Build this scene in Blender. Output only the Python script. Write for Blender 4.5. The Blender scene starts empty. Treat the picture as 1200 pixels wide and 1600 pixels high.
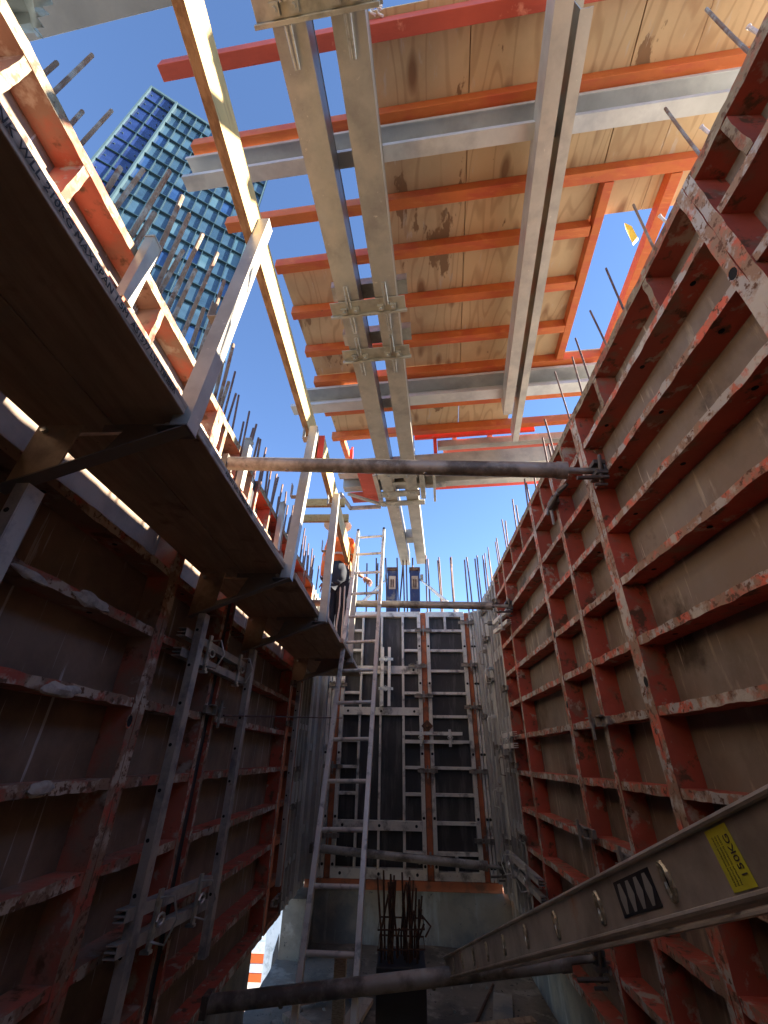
import bpy, math, random
from mathutils import Vector, Matrix, noise
random.seed(11)
C = bpy.context.scene
COL = C.collection
R = math.radians

# ------------------------------------------------------------------ camera
FPX = 660.0
CAMR = Vector((0.99956, 0.0, 0.0))

def _n(v):
    return v.normalized()
_Yc = _n(Vector((632 - 600, 800 - 1184, FPX)))
_Zc = Vector((619 - 600, 800 + 345, FPX))
_Zc = _n(_Zc - _Yc * _Zc.dot(_Yc))
_Xc = _Yc.cross(_Zc)
if _Xc.x < 0:
    _Xc = -_Xc
RIGHT = Vector((_Xc.x, _Yc.x, _Zc.x))
UP = Vector((_Xc.y, _Yc.y, _Zc.y))
FWD = Vector((_Xc.z, _Yc.z, _Zc.z))
cam_d = bpy.data.cameras.new('camera')
cam = bpy.data.objects.new('camera', cam_d)
COL.objects.link(cam)
m = Matrix.Identity(4)
for i in range(3):
    m[i][0] = RIGHT[i]
    m[i][1] = UP[i]
    m[i][2] = -FWD[i]
cam.matrix_world = m
cam_d.sensor_fit = 'VERTICAL'
cam_d.sensor_height = 24.0
cam_d.lens = FPX / 1600 * 24.0
cam_d.clip_start = 0.02
cam_d.clip_end = 3000
C.camera = cam

# ------------------------------------------------------------------ light
SUN_EL = R(21.8)
SUN_AZ = R(8)           # measured from +X towards +Y
w = bpy.data.worlds.new('World')
C.world = w
w.use_nodes = True
nt = w.node_tree
nt.nodes.clear()
sky = nt.nodes.new('ShaderNodeTexSky')
sky.sky_type = 'NISHITA'
sky.sun_disc = False
sky.sun_elevation = SUN_EL
sky.sun_rotation = math.pi / 2 - SUN_AZ
sky.altitude = 2800
sky.air_density = 0.75
sky.dust_density = 0.0
sky.ozone_density = 3.0
bg = nt.nodes.new('ShaderNodeBackground')
bg.inputs['Strength'].default_value = 0.09
wo = nt.nodes.new('ShaderNodeOutputWorld')
nt.links.new(sky.outputs[0], bg.inputs[0])
nt.links.new(bg.outputs[0], wo.inputs[0])
sd = bpy.data.lights.new('sun', 'SUN')
sd.energy = 5.0
sd.angle = R(0.5)
sd.color = (1.0, 0.90, 0.74)
so = bpy.data.objects.new('sun', sd)
COL.objects.link(so)
sdir = Vector((math.cos(SUN_EL) * math.cos(SUN_AZ), math.cos(SUN_EL) * math.sin(SUN_AZ), math.sin(SUN_EL)))
so.rotation_euler = (-sdir).to_track_quat('-Z', 'Y').to_euler()
so.location = (30, 5, 20)
C.view_settings.view_transform = 'Standard'
C.view_settings.look = 'None'
C.view_settings.exposure = 2.68
C.view_settings.gamma = 1.0
C.view_settings.use_curve_mapping = False
C.render.engine = 'CYCLES'
C.cycles.max_bounces = 12
C.cycles.diffuse_bounces = 8

# ------------------------------------------------------------------ materials
def mat(name, base, rough=0.6, metal=0.0, patches=(), bump=0.0, bscale=60, var=0.15, vscale=3.0,
        stretch=(1, 1, 1), rot=(0, 0, 0), coord='pos', spec=0.5):
    """base colour with soft large-scale variation and any number of thresholded wear patches
    patches: (colour, scale, threshold, softness, stretch)"""
    mt = bpy.data.materials.new(name)
    mt.use_nodes = True
    t = mt.node_tree
    N, L = t.nodes, t.links
    N.clear()
    out = N.new('ShaderNodeOutputMaterial')
    b = N.new('ShaderNodeBsdfPrincipled')
    L.new(b.outputs[0], out.inputs[0])
    b.inputs['Roughness'].default_value = rough
    b.inputs['Metallic'].default_value = metal
    b.inputs['Specular IOR Level'].default_value = spec
    if coord == 'pos':
        g = N.new('ShaderNodeNewGeometry')
        src = g.outputs['Position']
    else:
        g = N.new('ShaderNodeTexCoord')
        src = g.outputs['Object']

    def mapped(st):
        mp = N.new('ShaderNodeMapping')
        mp.inputs['Scale'].default_value = st
        mp.inputs['Rotation'].default_value = rot
        L.new(src, mp.inputs[0])
        return mp.outputs[0]
    base_map = mapped(stretch)
    n1 = N.new('ShaderNodeTexNoise')
    n1.inputs['Scale'].default_value = vscale
    n1.inputs['Detail'].default_value = 8
    n1.inputs['Roughness'].default_value = 0.65
    L.new(base_map, n1.inputs['Vector'])
    r = N.new('ShaderNodeValToRGB')
    e = r.color_ramp.elements
    e[0].position = 0.3
    e[1].position = 0.7
    e[0].color = [c * (1 - var) for c in base] + [1]
    e[1].color = [min(1, c * (1 + var)) for c in base] + [1]
    L.new(n1.outputs[0], r.inputs[0])
    colr = r.outputs[0]
    for i, p in enumerate(patches):
        pc, ps, pt, pw = p[:4]
        st = p[4] if len(p) > 4 else (1, 1, 1)
        n2 = N.new('ShaderNodeTexNoise')
        n2.inputs['Scale'].default_value = ps
        n2.inputs['Detail'].default_value = 9
        n2.inputs['Roughness'].default_value = 0.62
        mp = mapped(st)
        ad = N.new('ShaderNodeVectorMath')
        ad.inputs[1].default_value = (7.3 * i + 1.7, 3.1 * i, 5.9 * i + 2)
        L.new(mp, ad.inputs[0])
        L.new(ad.outputs[0], n2.inputs['Vector'])
        mr = N.new('ShaderNodeMapRange')
        mr.inputs['From Min'].default_value = pt - pw
        mr.inputs['From Max'].default_value = pt + pw
        L.new(n2.outputs[0], mr.inputs['Value'])
        mx = N.new('ShaderNodeMix')
        mx.data_type = 'RGBA'
        L.new(mr.outputs[0], mx.inputs['Factor'])
        L.new(colr, mx.inputs[6])
        mx.inputs[7].default_value = list(pc) + [1]
        colr = mx.outputs[2]
    L.new(colr, b.inputs['Base Color'])
    if bump:
        n3 = N.new('ShaderNodeTexNoise')
        n3.inputs['Scale'].default_value = bscale
        n3.inputs['Detail'].default_value = 5
        L.new(base_map, n3.inputs['Vector'])
        bp = N.new('ShaderNodeBump')
        bp.inputs['Strength'].default_value = bump
        bp.inputs['Distance'].default_value = 0.004
        L.new(n3.outputs[0], bp.inputs['Height'])
        L.new(bp.outputs[0], b.inputs['Normal'])
    return mt

M = {}
RUST = (0.13, 0.06, 0.03)
CONC = (0.42, 0.39, 0.34)
M['red'] = mat('red_paint', (0.48, 0.088, 0.048), 0.6, 0, [((0.36, 0.075, 0.042), 3.0, .50, .10), ((0.26, 0.13, 0.08), 6, .585, .05), (RUST, 11, .60, .03), ((0.42, 0.33, 0.25), 9, .62, .03)], .25, 40)
M['red_d'] = mat('dusty_red_paint', (0.44, 0.115, 0.07), 0.65, 0,
                 [((0.27, 0.17, 0.12), 3.5, .48, .08), (RUST, 9, .60, .04), ((0.42, 0.36, 0.30), 8, .60, .04)], .4, 40)
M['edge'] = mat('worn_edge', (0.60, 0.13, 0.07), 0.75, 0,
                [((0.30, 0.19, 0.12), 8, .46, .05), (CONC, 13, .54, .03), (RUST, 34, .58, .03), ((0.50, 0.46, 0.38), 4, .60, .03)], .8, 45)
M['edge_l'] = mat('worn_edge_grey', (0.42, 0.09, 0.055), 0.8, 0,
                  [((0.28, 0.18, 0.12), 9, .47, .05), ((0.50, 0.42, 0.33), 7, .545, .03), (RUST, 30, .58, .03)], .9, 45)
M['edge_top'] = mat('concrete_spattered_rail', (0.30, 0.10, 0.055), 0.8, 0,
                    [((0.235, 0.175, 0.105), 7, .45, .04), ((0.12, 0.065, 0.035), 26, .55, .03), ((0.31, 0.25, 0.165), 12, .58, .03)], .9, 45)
M['ply_r'] = mat('brown_form_face', (0.22, 0.185, 0.145), 0.6, 0,
                 [((0.20, 0.15, 0.10), 2.5, .54, .12), ((0.36, 0.31, 0.23), 9, .63, .04, (1, 1.6, .25)), ((0.13, 0.095, 0.06), 3, .56, .10, (1, 1, .6)),
                  ((0.05, 0.035, 0.02), 2.0, .62, .05), ((0.45, 0.40, 0.32), 34, .66, .02, (1, 1, .06))], .2, 60)
M['ply_l'] = mat('dark_form_face', (0.25, 0.175, 0.12), 0.6, 0,
                 [((0.14, 0.095, 0.065), 2.4, .5, .1), ((0.45, 0.43, 0.40), 30, .625, .018, (1, 1, .035)),
                  ((0.36, 0.34, 0.32), 8, .66, .04, (1, 1.6, .3))], .2, 60)
M['ply_e'] = mat('black_form_face', (0.035, 0.033, 0.032), 0.55, 0,
                 [((0.09, 0.085, 0.08), 9, .58, .06, (1, 1, .15)), ((0.22, 0.21, 0.20), 40, .70, .02, (1, 1, .06))], .2, 60)
M['galv_old'] = mat('old_galvanised', (0.64, 0.60, 0.53), 0.6, .15,
                    [((0.22, 0.20, 0.18), 6, .58, .06), ((0.55, 0.53, 0.48), 9, .62, .05), ((0.30, 0.13, 0.07), 12, .70, .02)], .4, 50)
M['galv'] = mat('galvanised_steel', (0.44, 0.42, 0.365), 0.42, .4,
                [((0.32, 0.30, 0.27), 5, .56, .12), ((0.52, 0.48, 0.40), 4, .60, .1), ((0.62, 0.58, 0.50), 26, .68, .02), ((0.20, 0.17, 0.14), 38, .71, .02)], .12, 30)
M['galv_d'] = mat('dull_galvanised', (0.46, 0.42, 0.36), 0.5, .25,
                  [((0.20, 0.20, 0.21), 7, .57, .08), ((0.16, 0.11, 0.09), 13, .68, .04)], .15, 40)
M['galv_w'] = mat('pale_galvanised', (0.56, 0.56, 0.54), 0.5, .35, [((0.42, 0.42, 0.42), 3, .56, .08)], .1, 30)
M['galv_c'] = mat('corner_steel', (0.40, 0.38, 0.34), 0.55, .2, [((0.30, 0.28, 0.25), 3, .55, .12), ((0.25, 0.15, 0.10), 11, .68, .03)], .2, 40)
M['alu'] = mat('aluminium', (0.76, 0.71, 0.62), 0.42, .3, [((0.35, 0.33, 0.30), 12, .60, .06)], .1, 50)
M['alu_d'] = mat('dirty_aluminium', (0.52, 0.46, 0.38), 0.5, .2,
                 [((0.34, 0.29, 0.23), 6, .54, .1), ((0.55, 0.24, 0.08), 3.2, .66, .05), ((0.45, 0.43, 0.38), 30, .66, .04)], .15, 50)
M['orange'] = mat('orange_stained_timber', (0.54, 0.135, 0.028), 0.6, 0,
                  [((0.50, 0.09, 0.03), 4, .55, .08, (1, 4, 1)), ((0.62, 0.18, 0.05), 6, .62, .06, (1, 6, 1)), ((0.25, 0.07, 0.03), 14, .70, .03)],
                  .2, 30, rot=(0, 0, R(5)))
M['pinkred'] = mat('red_stained_timber', (0.50, 0.08, 0.045), 0.65, 0,
                   [((0.45, 0.07, 0.04), 5, .56, .08, (1, 5, 1)), ((0.75, 0.25, 0.16), 8, .66, .04)], .2, 30, rot=(0, 0, R(5)))
M['redlip'] = mat('bright_red_paint', (0.72, 0.06, 0.03), 0.5, 0, [((0.5, 0.2, 0.14), 9, .64, .04)], .1, 30)
M['strip'] = mat('rusty_orange_strip', (0.42, 0.12, 0.045), 0.7, 0, [((0.20, 0.08, 0.04), 6, .54, .06)], .4, 40)
M['timber'] = mat('pale_lvl_timber', (0.40, 0.265, 0.10), 0.65, 0,
                  [((0.26, 0.15, 0.055), 8, .59, .05, (6, .6, 6)), ((0.47, 0.33, 0.145), 5, .58, .08, (4, .5, 4))], .2, 60)
M['timber_e'] = mat('lvl_edge', (0.40, 0.27, 0.15), 0.8, 0, [((0.24, 0.15, 0.08), 30, .52, .08, (1, .3, 8))], .5, 80)
M['plank'] = mat('scaffold_plank', (0.46, 0.33, 0.22), 0.8, 0,
                 [((0.34, 0.24, 0.16), 5, .55, .12, (5, .6, 1)), ((0.22, 0.15, 0.10), 4, .64, .05), ((0.14, 0.09, 0.06), 30, .70, .03)], .3, 50)
M['plank_e'] = mat('scaffold_plank_edge', (0.62, 0.50, 0.36), 0.85, 0,
                   [((0.28, 0.23, 0.18), 6, .52, .08, (1, .5, 8)), ((0.6, 0.56, 0.5), 9, .62, .05)], .4, 60)
M['ink'] = mat('stamp_ink', (0.06, 0.05, 0.045), 0.8)
M['black'] = mat('painted_hole_shade', (0.008, 0.008, 0.008), 0.9)  # flat black standing for the shade inside holes
M['dark'] = mat('black_rubber', (0.025, 0.025, 0.027), 0.6)
M['conc'] = mat('concrete', (0.34, 0.28, 0.20), 0.85, 0,
                [((0.17, 0.16, 0.14), 2.2, .52, .1), ((0.42, 0.39, 0.32), 5, .6, .06, (1, 1, .2)), ((0.10, 0.09, 0.08), 18, .68, .03)], .6, 30)
M['floor'] = mat('dirty_slab', (0.21, 0.165, 0.115), 0.8, 0,
                 [((0.10, 0.08, 0.058), 1.6, .5, .08), ((0.32, 0.27, 0.20), 4, .6, .05), ((0.05, 0.04, 0.03), 20, .64, .03)], .9, 25)
M['ground'] = mat('outside_slab', (0.36, 0.34, 0.31), 0.9, 0, [((0.26, 0.25, 0.23), .3, .5, .1)], .3, 5)
M['rebar'] = mat('rebar', (0.20, 0.13, 0.09), 0.7, .4, [((0.30, 0.27, 0.24), 9, .56, .06), ((0.16, 0.07, 0.04), 13, .6, .05)], .6, 120)
M['rebar_b'] = mat('rebar_dark', (0.11, 0.065, 0.06), 0.7, .4, [((0.22, 0.12, 0.08), 11, .6, .05)], .5, 120)
M['rust'] = mat('rusty_bar', (0.10, 0.045, 0.025), 0.85, .2, [((0.20, 0.10, 0.05), 12, .58, .06)], .6, 90)
M['zinc'] = mat('bright_zinc', (0.62, 0.61, 0.56), 0.35, .8, [((0.4, 0.38, 0.32), 20, .58, .06)], .1, 50)
M['prop'] = mat('prop_tube', (0.36, 0.32, 0.27), 0.55, .4, [((0.14, 0.12, 0.10), 5, .52, .08), ((0.38, 0.36, 0.32), 8, .62, .05)], .4, 60)
M['yellow'] = mat('yellow_plastic', (0.85, 0.50, 0.03), 0.5)
M['sticker'] = mat('yellow_sticker', (0.74, 0.70, 0.05), 0.45, 0, [((0.5, 0.5, 0.1), 20, .6, .08)])
M['white'] = mat('white_board', (0.84, 0.87, 0.85), 0.6, 0, [((0.55, 0.6, 0.58), 9, .6, .06)])
M['hatw'] = mat('hard_hat', (0.75, 0.68, 0.62), 0.4)
M['hivis'] = mat('hivis_orange', (0.85, 0.17, 0.03), 0.8, 0, [], .5, 25)
M['navy'] = mat('dark_cloth', (0.02, 0.022, 0.032), 0.85, 0, [], .5, 25)
M['reflect'] = mat('reflective_tape', (0.62, 0.55, 0.48), 0.5)
M['skin'] = mat('skin', (0.42, 0.22, 0.15), 0.6)
M['blue'] = mat('blue_paint', (0.012, 0.022, 0.075), 0.5, 0, [((0.16, 0.14, 0.12), 6, .64, .05)], .2, 40)
M['plastic'] = mat('grey_plastic_sheet', (0.42, 0.46, 0.40), 0.45, 0, [], .3, 20)
M['slabgrey'] = mat('grey_soffit', (0.30, 0.31, 0.31), 0.7, .1, [((0.38, 0.38, 0.37), 2, .56, .1), ((0.12, 0.12, 0.12), 6, .68, .03, (5, .5, 1))], .3, 20)
M['mull'] = mat('mullion', (0.013, 0.034, 0.05), 0.55, 0, spec=.3)
M['mull_w'] = mat('pale_mullion', (0.04, 0.07, 0.085), 0.5, 0, spec=.3)

def glass_mat(name, c, c2, rough=.12):
    mt = mat(name, c, rough, 0.0, [(c2, .12, .52, .08, (1, 1, 2))], 0, spec=1.0, vscale=.2, var=.2)
    return mt
M['glass_t'] = glass_mat('teal_glass', (0.024, 0.050, 0.078), (0.036, 0.074, 0.11))
M['glass_b'] = glass_mat('blue_glass', (0.010, 0.020, 0.075), (0.018, 0.034, 0.12))

# overhead plywood: pale pine with cathedral grain, stains and oval plugs along the sheet joints
def plywood():
    mt = mat('pine_plywood', (0.58, 0.425, 0.245), 0.7, 0,
             [((0.60, 0.44, 0.245), 1.6, .5, .12, (2.5, .5, 1)), ((0.46, 0.32, 0.18), 1.3, .58, .10, (1.5, 1, 1)), ((0.25, 0.15, 0.075), 1.1, .60, .007, (2.2, .9, 1)), ((0.16, 0.09, 0.05), 55, .73, .02), ((0.55, 0.47, 0.36), 6, .66, .04, (3, .6, 1))],
             .1, 30, stretch=(1, 1, 1), rot=(0, 0, R(5)), vscale=2.2, var=.14)
    t = mt.node_tree
    N, L = t.nodes, t.links
    b = [n for n in N if n.type == 'BSDF_PRINCIPLED'][0]
    prev = b.inputs['Base Color'].links[0].from_socket
    g = N.new('ShaderNodeNewGeometry')
    mp = N.new('ShaderNodeMapping')
    mp.inputs['Rotation'].default_value = (0, 0, R(5))
    mp.inputs['Scale'].default_value = (1.0, .16, 1)
    L.new(g.outputs['Position'], mp.inputs[0])
    ns = N.new('ShaderNodeTexNoise')
    ns.inputs['Scale'].default_value = 3.2
    ns.inputs['Detail'].default_value = 2
    L.new(mp.outputs[0], ns.inputs['Vector'])
    mu = N.new('ShaderNodeMath')
    mu.operation = 'MULTIPLY'
    mu.inputs[1].default_value = 26
    L.new(ns.outputs[0], mu.inputs[0])
    si = N.new('ShaderNodeMath')
    si.operation = 'SINE'
    mu2 = N.new('ShaderNodeMath')
    mu2.operation = 'MULTIPLY'
    mu2.inputs[1].default_value = 3.1
    L.new(mu.outputs[0], mu2.inputs[0])
    L.new(mu2.outputs[0], si.inputs[0])
    mr = N.new('ShaderNodeMapRange')
    mr.inputs['From Min'].default_value = .55
    mr.inputs['From Max'].default_value = 1.0
    mr.inputs['To Max'].default_value = .38
    L.new(si.outputs[0], mr.inputs['Value'])
    mx = N.new('ShaderNodeMix')
    mx.data_type = 'RGBA'
    L.new(mr.outputs[0], mx.inputs['Factor'])
    L.new(prev, mx.inputs[6])
    mx.inputs[7].default_value = (0.30, 0.165, 0.075, 1)
    # knots
    mp2 = N.new('ShaderNodeMapping')
    mp2.inputs['Rotation'].default_value = (0, 0, R(5))
    mp2.inputs['Scale'].default_value = (7.0, 2.6, .01)
    L.new(g.outputs['Position'], mp2.inputs[0])
    vo = N.new('ShaderNodeTexVoronoi')
    vo.inputs['Scale'].default_value = 1.0
    L.new(mp2.outputs[0], vo.inputs['Vector'])
    mk = N.new('ShaderNodeMapRange')
    mk.inputs['From Min'].default_value = .30
    mk.inputs['From Max'].default_value = .14
    mk.inputs['To Max'].default_value = .8
    L.new(vo.outputs['Distance'], mk.inputs['Value'])
    # only some of the cells carry a knot
    sp = N.new('ShaderNodeSeparateColor')
    L.new(vo.outputs['Color'], sp.inputs[0])
    gt = N.new('ShaderNodeMath')
    gt.operation = 'GREATER_THAN'
    gt.inputs[1].default_value = .34
    L.new(sp.outputs[0], gt.inputs[0])
    mm = N.new('ShaderNodeMath')
    mm.operation = 'MULTIPLY'
    L.new(gt.outputs[0], mm.inputs[0])
    L.new(mk.outputs[0], mm.inputs[1])
    mx2 = N.new('ShaderNodeMix')
    mx2.data_type = 'RGBA'
    L.new(mm.outputs[0], mx2.inputs['Factor'])
    L.new(mx.outputs[2], mx2.inputs[6])
    mx2.inputs[7].default_value = (0.20, 0.09, 0.04, 1)
    L.new(mx2.outputs[2], b.inputs['Base Color'])
    return mt
M['ply'] = plywood()

# ------------------------------------------------------------------ mesh builder
class MB:
    def __init__(s):
        s.v, s.f, s.m = [], [], []

    def box(s, lo, hi, mi=0, fr=None, faces=None):
        x0, y0, z0 = lo
        x1, y1, z1 = hi
        p = [(x0, y0, z0), (x1, y0, z0), (x1, y1, z0), (x0, y1, z0), (x0, y0, z1), (x1, y0, z1), (x1, y1, z1), (x0, y1, z1)]
        if fr:
            p = [fr(*q) for q in p]
        b = len(s.v)
        s.v += [tuple(q) for q in p]
        # order: -z, +z, -y, +x, +y, -x
        F = [(0, 3, 2, 1), (4, 5, 6, 7), (0, 1, 5, 4), (1, 2, 6, 5), (2, 3, 7, 6), (3, 0, 4, 7)]
        for i, f in enumerate(F):
            s.f.append(tuple(b + k for k in f))
            s.m.append(faces.get(i, mi) if faces else mi)
        return s

    def bar(s, p0, p1, wd, ht, up=(0, 0, 1), mi=0):
        """rectangular bar between two points; wd sideways, ht along up"""
        p0, p1 = Vector(p0), Vector(p1)
        d = (p1 - p0).normalized()
        sd_ = d.cross(Vector(up)).normalized()
        u = sd_.cross(d).normalized()
        b = len(s.v)
        for P in (p0, p1):
            for a, c in ((-1, -1), (1, -1), (1, 1), (-1, 1)):
                s.v.append(tuple(P + sd_ * a * wd / 2 + u * c * ht / 2))
        for f in [(0, 3, 2, 1), (4, 5, 6, 7), (0, 1, 5, 4), (1, 2, 6, 5), (2, 3, 7, 6), (3, 0, 4, 7)]:
            s.f.append(tuple(b + k for k in f))
            s.m.append(mi)
        return s

    def tube(s, pts, r, n=10, mi=0, caps=True, closed=False):
        pts = [Vector(p) for p in pts]
        rs = r if isinstance(r, (list, tuple)) else [r] * len(pts)
        b = len(s.v)
        N = len(pts)
        prev = None
        for i, P in enumerate(pts):
            if closed:
                t = (pts[(i + 1) % N] - pts[i - 1]).normalized()
            else:
                t = (pts[min(i + 1, N - 1)] - pts[max(i - 1, 0)]).normalized()
            if prev is None:
                a = Vector((0, 0, 1)) if abs(t.z) < .9 else Vector((1, 0, 0))
                x = t.cross(a).normalized()
            else:
                x = (prev - t * prev.dot(t)).normalized()
            prev = x
            y = t.cross(x)
            for k in range(n):
                an = 2 * math.pi * k / n
                s.v.append(tuple(P + (x * math.cos(an) + y * math.sin(an)) * rs[i]))
        for i in range(N if closed else N - 1):
            j = (i + 1) % N
            for k in range(n):
                k2 = (k + 1) % n
                s.f.append((b + i * n + k, b + i * n + k2, b + j * n + k2, b + j * n + k))
                s.m.append(mi)
        if caps and not closed:
            s.f.append(tuple(b + k for k in reversed(range(n))))
            s.m.append(mi)
            s.f.append(tuple(b + (N - 1) * n + k for k in range(n)))
            s.m.append(mi)
        return s

    def prism(s, poly, off, mi=0):
        """closed polygon (3-D points) extruded by vector off"""
        b = len(s.v)
        n = len(poly)
        off = Vector(off)
        s.v += [tuple(Vector(p)) for p in poly] + [tuple(Vector(p) + off) for p in poly]
        s.f.append(tuple(b + k for k in reversed(range(n))))
        s.m.append(mi)
        s.f.append(tuple(b + n + k for k in range(n)))
        s.m.append(mi)
        for k in range(n):
            k2 = (k + 1) % n
            s.f.append((b + k, b + k2, b + n + k2, b + n + k))
            s.m.append(mi)
        return s

    def rough(s, lo, hi, axis, n, jit, inner, mside=0, medge=1, seed=0):
        """box divided along 'axis' whose edges on the 'inner' side (axis index, sign) are ragged"""
        other = [k for k in range(3) if k != axis]
        b = len(s.v)
        ia, sg = inner
        for i in range(n + 1):
            t = lo[axis] + (hi[axis] - lo[axis]) * i / n
            for c in ((0, 0), (1, 0), (1, 1), (0, 1)):
                q = [0, 0, 0]
                q[axis] = t
                q[other[0]] = (lo, hi)[c[0]][other[0]]
                q[other[1]] = (lo, hi)[c[1]][other[1]]
                isin = (q[ia] == (hi if sg > 0 else lo)[ia])
                if isin and 0 < i < n:
                    sv = Vector((q[0] * 9 + seed, q[1] * 9, q[2] * 9 + seed * 2.3))
                    nz = noise.noise(sv) + .6 * noise.noise(sv * 3.1)
                    for o in other:
                        q[o] += jit * (nz if o == ia else noise.noise(sv * 1.7 + Vector((3, 1, 4))) * 1.6)
                s.v.append(tuple(q))
        for i in range(n):
            for k in range(4):
                k2 = (k + 1) % 4
                f = (b + i * 4 + k, b + i * 4 + k2, b + (i + 1) * 4 + k2, b + (i + 1) * 4 + k)
                s.f.append(f)
                pts = [s.v[x] for x in f]
                # inner face when every vertex is near the inner plane
                tgt = (hi if sg > 0 else lo)[ia]
                s.m.append(medge if all(abs(p[ia] - tgt) < .02 for p in pts) else mside)
        s.f.append((b, b + 3, b + 2, b + 1))
        s.m.append(mside)
        e = b + n * 4
        s.f.append((e, e + 1, e + 2, e + 3))
        s.m.append(mside)
        return s

    def build(s, name, mats, parent=None, smooth=False, bevel=0):
        me = bpy.data.meshes.new(name)
        off = parent_world(parent) if parent else Vector((0, 0, 0))
        me.from_pydata([tuple(Vector(v) - off) for v in s.v], [], s.f)
        if not isinstance(mats, (list, tuple)):
            mats = [mats]
        for k in mats:
            me.materials.append(M[k])
        me.polygons.foreach_set('material_index', s.m)
        me.validate()
        me.update()
        import bmesh
        bm = bmesh.new()
        bm.from_mesh(me)
        bmesh.ops.recalc_face_normals(bm, faces=bm.faces)
        bm.to_mesh(me)
        bm.free()
        if smooth:
            me.polygons.foreach_set('use_smooth', [True] * len(me.polygons))
            me.set_sharp_from_angle(angle=R(40))
        o = bpy.data.objects.new(name, me)
        COL.objects.link(o)
        if parent:
            o.parent = parent
        if bevel:
            md = o.modifiers.new('bevel', 'BEVEL')
            md.width = bevel
            md.segments = 2
            md.limit_method = 'ANGLE'
        return o

def parent_world(p):
    v = Vector((0, 0, 0))
    while p:
        v += Vector(p.location)
        p = p.parent
    return v

def tag(o, label=None, cat=None, group=None, kind=None):
    if label:
        o['label'] = label
    if cat:
        o['category'] = cat
    if group:
        o['group'] = group
    if kind:
        o['kind'] = kind
    return o

def thing(name, label, cat, loc=(0, 0, 0), group=None):
    o = bpy.data.objects.new(name, None)
    o.empty_display_size = .1
    COL.objects.link(o)
    o.location = loc
    return tag(o, label, cat, group)

def copy_tree(o, parent=None):
    c = o.copy()
    COL.objects.link(c)
    c.parent = parent
    for ch in list(o.children):
        copy_tree(ch, c)
    return c

def text_mesh(name, body, size, origin, xdir, ydir, matk, parent=None, ext=.0006):
    cu = bpy.data.curves.new(name, 'FONT')
    cu.body = body
    cu.size = size
    cu.extrude = ext
    cu.resolution_u = 2
    o = bpy.data.objects.new(name, cu)
    COL.objects.link(o)
    dg = bpy.context.evaluated_depsgraph_get()
    me = bpy.data.meshes.new_from_object(o.evaluated_get(dg))
    bpy.data.objects.remove(o)
    xd, yd = Vector(xdir).normalized(), Vector(ydir).normalized()
    zd = xd.cross(yd)
    off = parent_world(parent) if parent else Vector((0, 0, 0))
    og = Vector(origin)
    for v in me.vertices:
        c = v.co
        v.co = og + xd * c.x + yd * c.y + zd * c.z - off
    me.materials.clear()
    me.materials.append(M[matk])
    o = bpy.data.objects.new(name, me)
    COL.objects.link(o)
    if parent:
        o.parent = parent
    return o

# ------------------------------------------------------------------ setting
XR, XL, YE = 1.12, -1.19, 6.5          # inner planes of the formwork
ZT, ZB, ZF = 1.975, -1.31, -1.85       # top, bottom of formwork, floor
ZG = -9.0                              # ground outside, some storeys below
RIBZ = [1.685, 1.39, 1.10, .80, .50, .195, -.11, -.405, -.70, -1.0]

g = MB()
g.box((-400, -400, ZG - .3), (400, 400, ZG))
tag(g.build('ground', 'ground'), kind='structure')
g = MB()
nx, ny = 30, 60
for j in range(ny + 1):
    for i in range(nx + 1):
        x = -1.335 + 2.8 * i / nx
        y = -1.6 + 8.4 * j / ny
        z = ZF + .012 + .02 * noise.noise(Vector((x * 2, y * 2, 0))) + .012 * noise.noise(Vector((x * 9, y * 9, 3)))
        g.v.append((x, y, z + .01))
for j in range(ny):
    for i in range(nx):
        a = j * (nx + 1) + i
        g.f.append((a, a + 1, a + nx + 2, a + nx + 1))
        g.m.append(0)
tag(g.build('shaft_floor', 'floor', smooth=True), kind='structure')
g = MB()
g.box((-1.335, -1.6, ZF - .25), (1.5, 6.8, ZF - .02))
tag(g.build('shaft_slab', 'floor'), kind='structure')
g = MB()
g.box((-9, 7.2, -3.7), (-1.0, 13, -3.4))
tag(g.build('lower_deck', 'ground'), kind='structure')
# concrete kickers under the formwork
g = MB()
g.box((-1.32, YE + .06, ZG - .05), (1.6, YE + .4, ZB - .02))
tag(g.build('end_concrete_wall', 'conc', bevel=.006), kind='structure')
g = MB()
g.box((XR + .10, -1.6, ZG - .05), (XR + .45, YE + .055, ZB - .025))
tag(g.build('right_concrete_wall', 'conc'), kind='structure')
g = MB()
g.box((XL - .42, -1.6, ZG - .05), (XL - .10, 4.85, ZB - .03))
tag(g.build('left_concrete_wall', 'conc'), kind='structure')
g = MB()
g.box((XL - .13, 6.02, ZF - .05), (XL + .12, YE + .05, ZB - .03))
tag(g.build('corner_pier', 'floor'), kind='structure')
g = MB()
g.box((XL - .45, -1.95, ZG - .05), (XR + .45, -1.62, ZT))
tag(g.build('near_concrete_wall', 'conc'), kind='structure')

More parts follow.
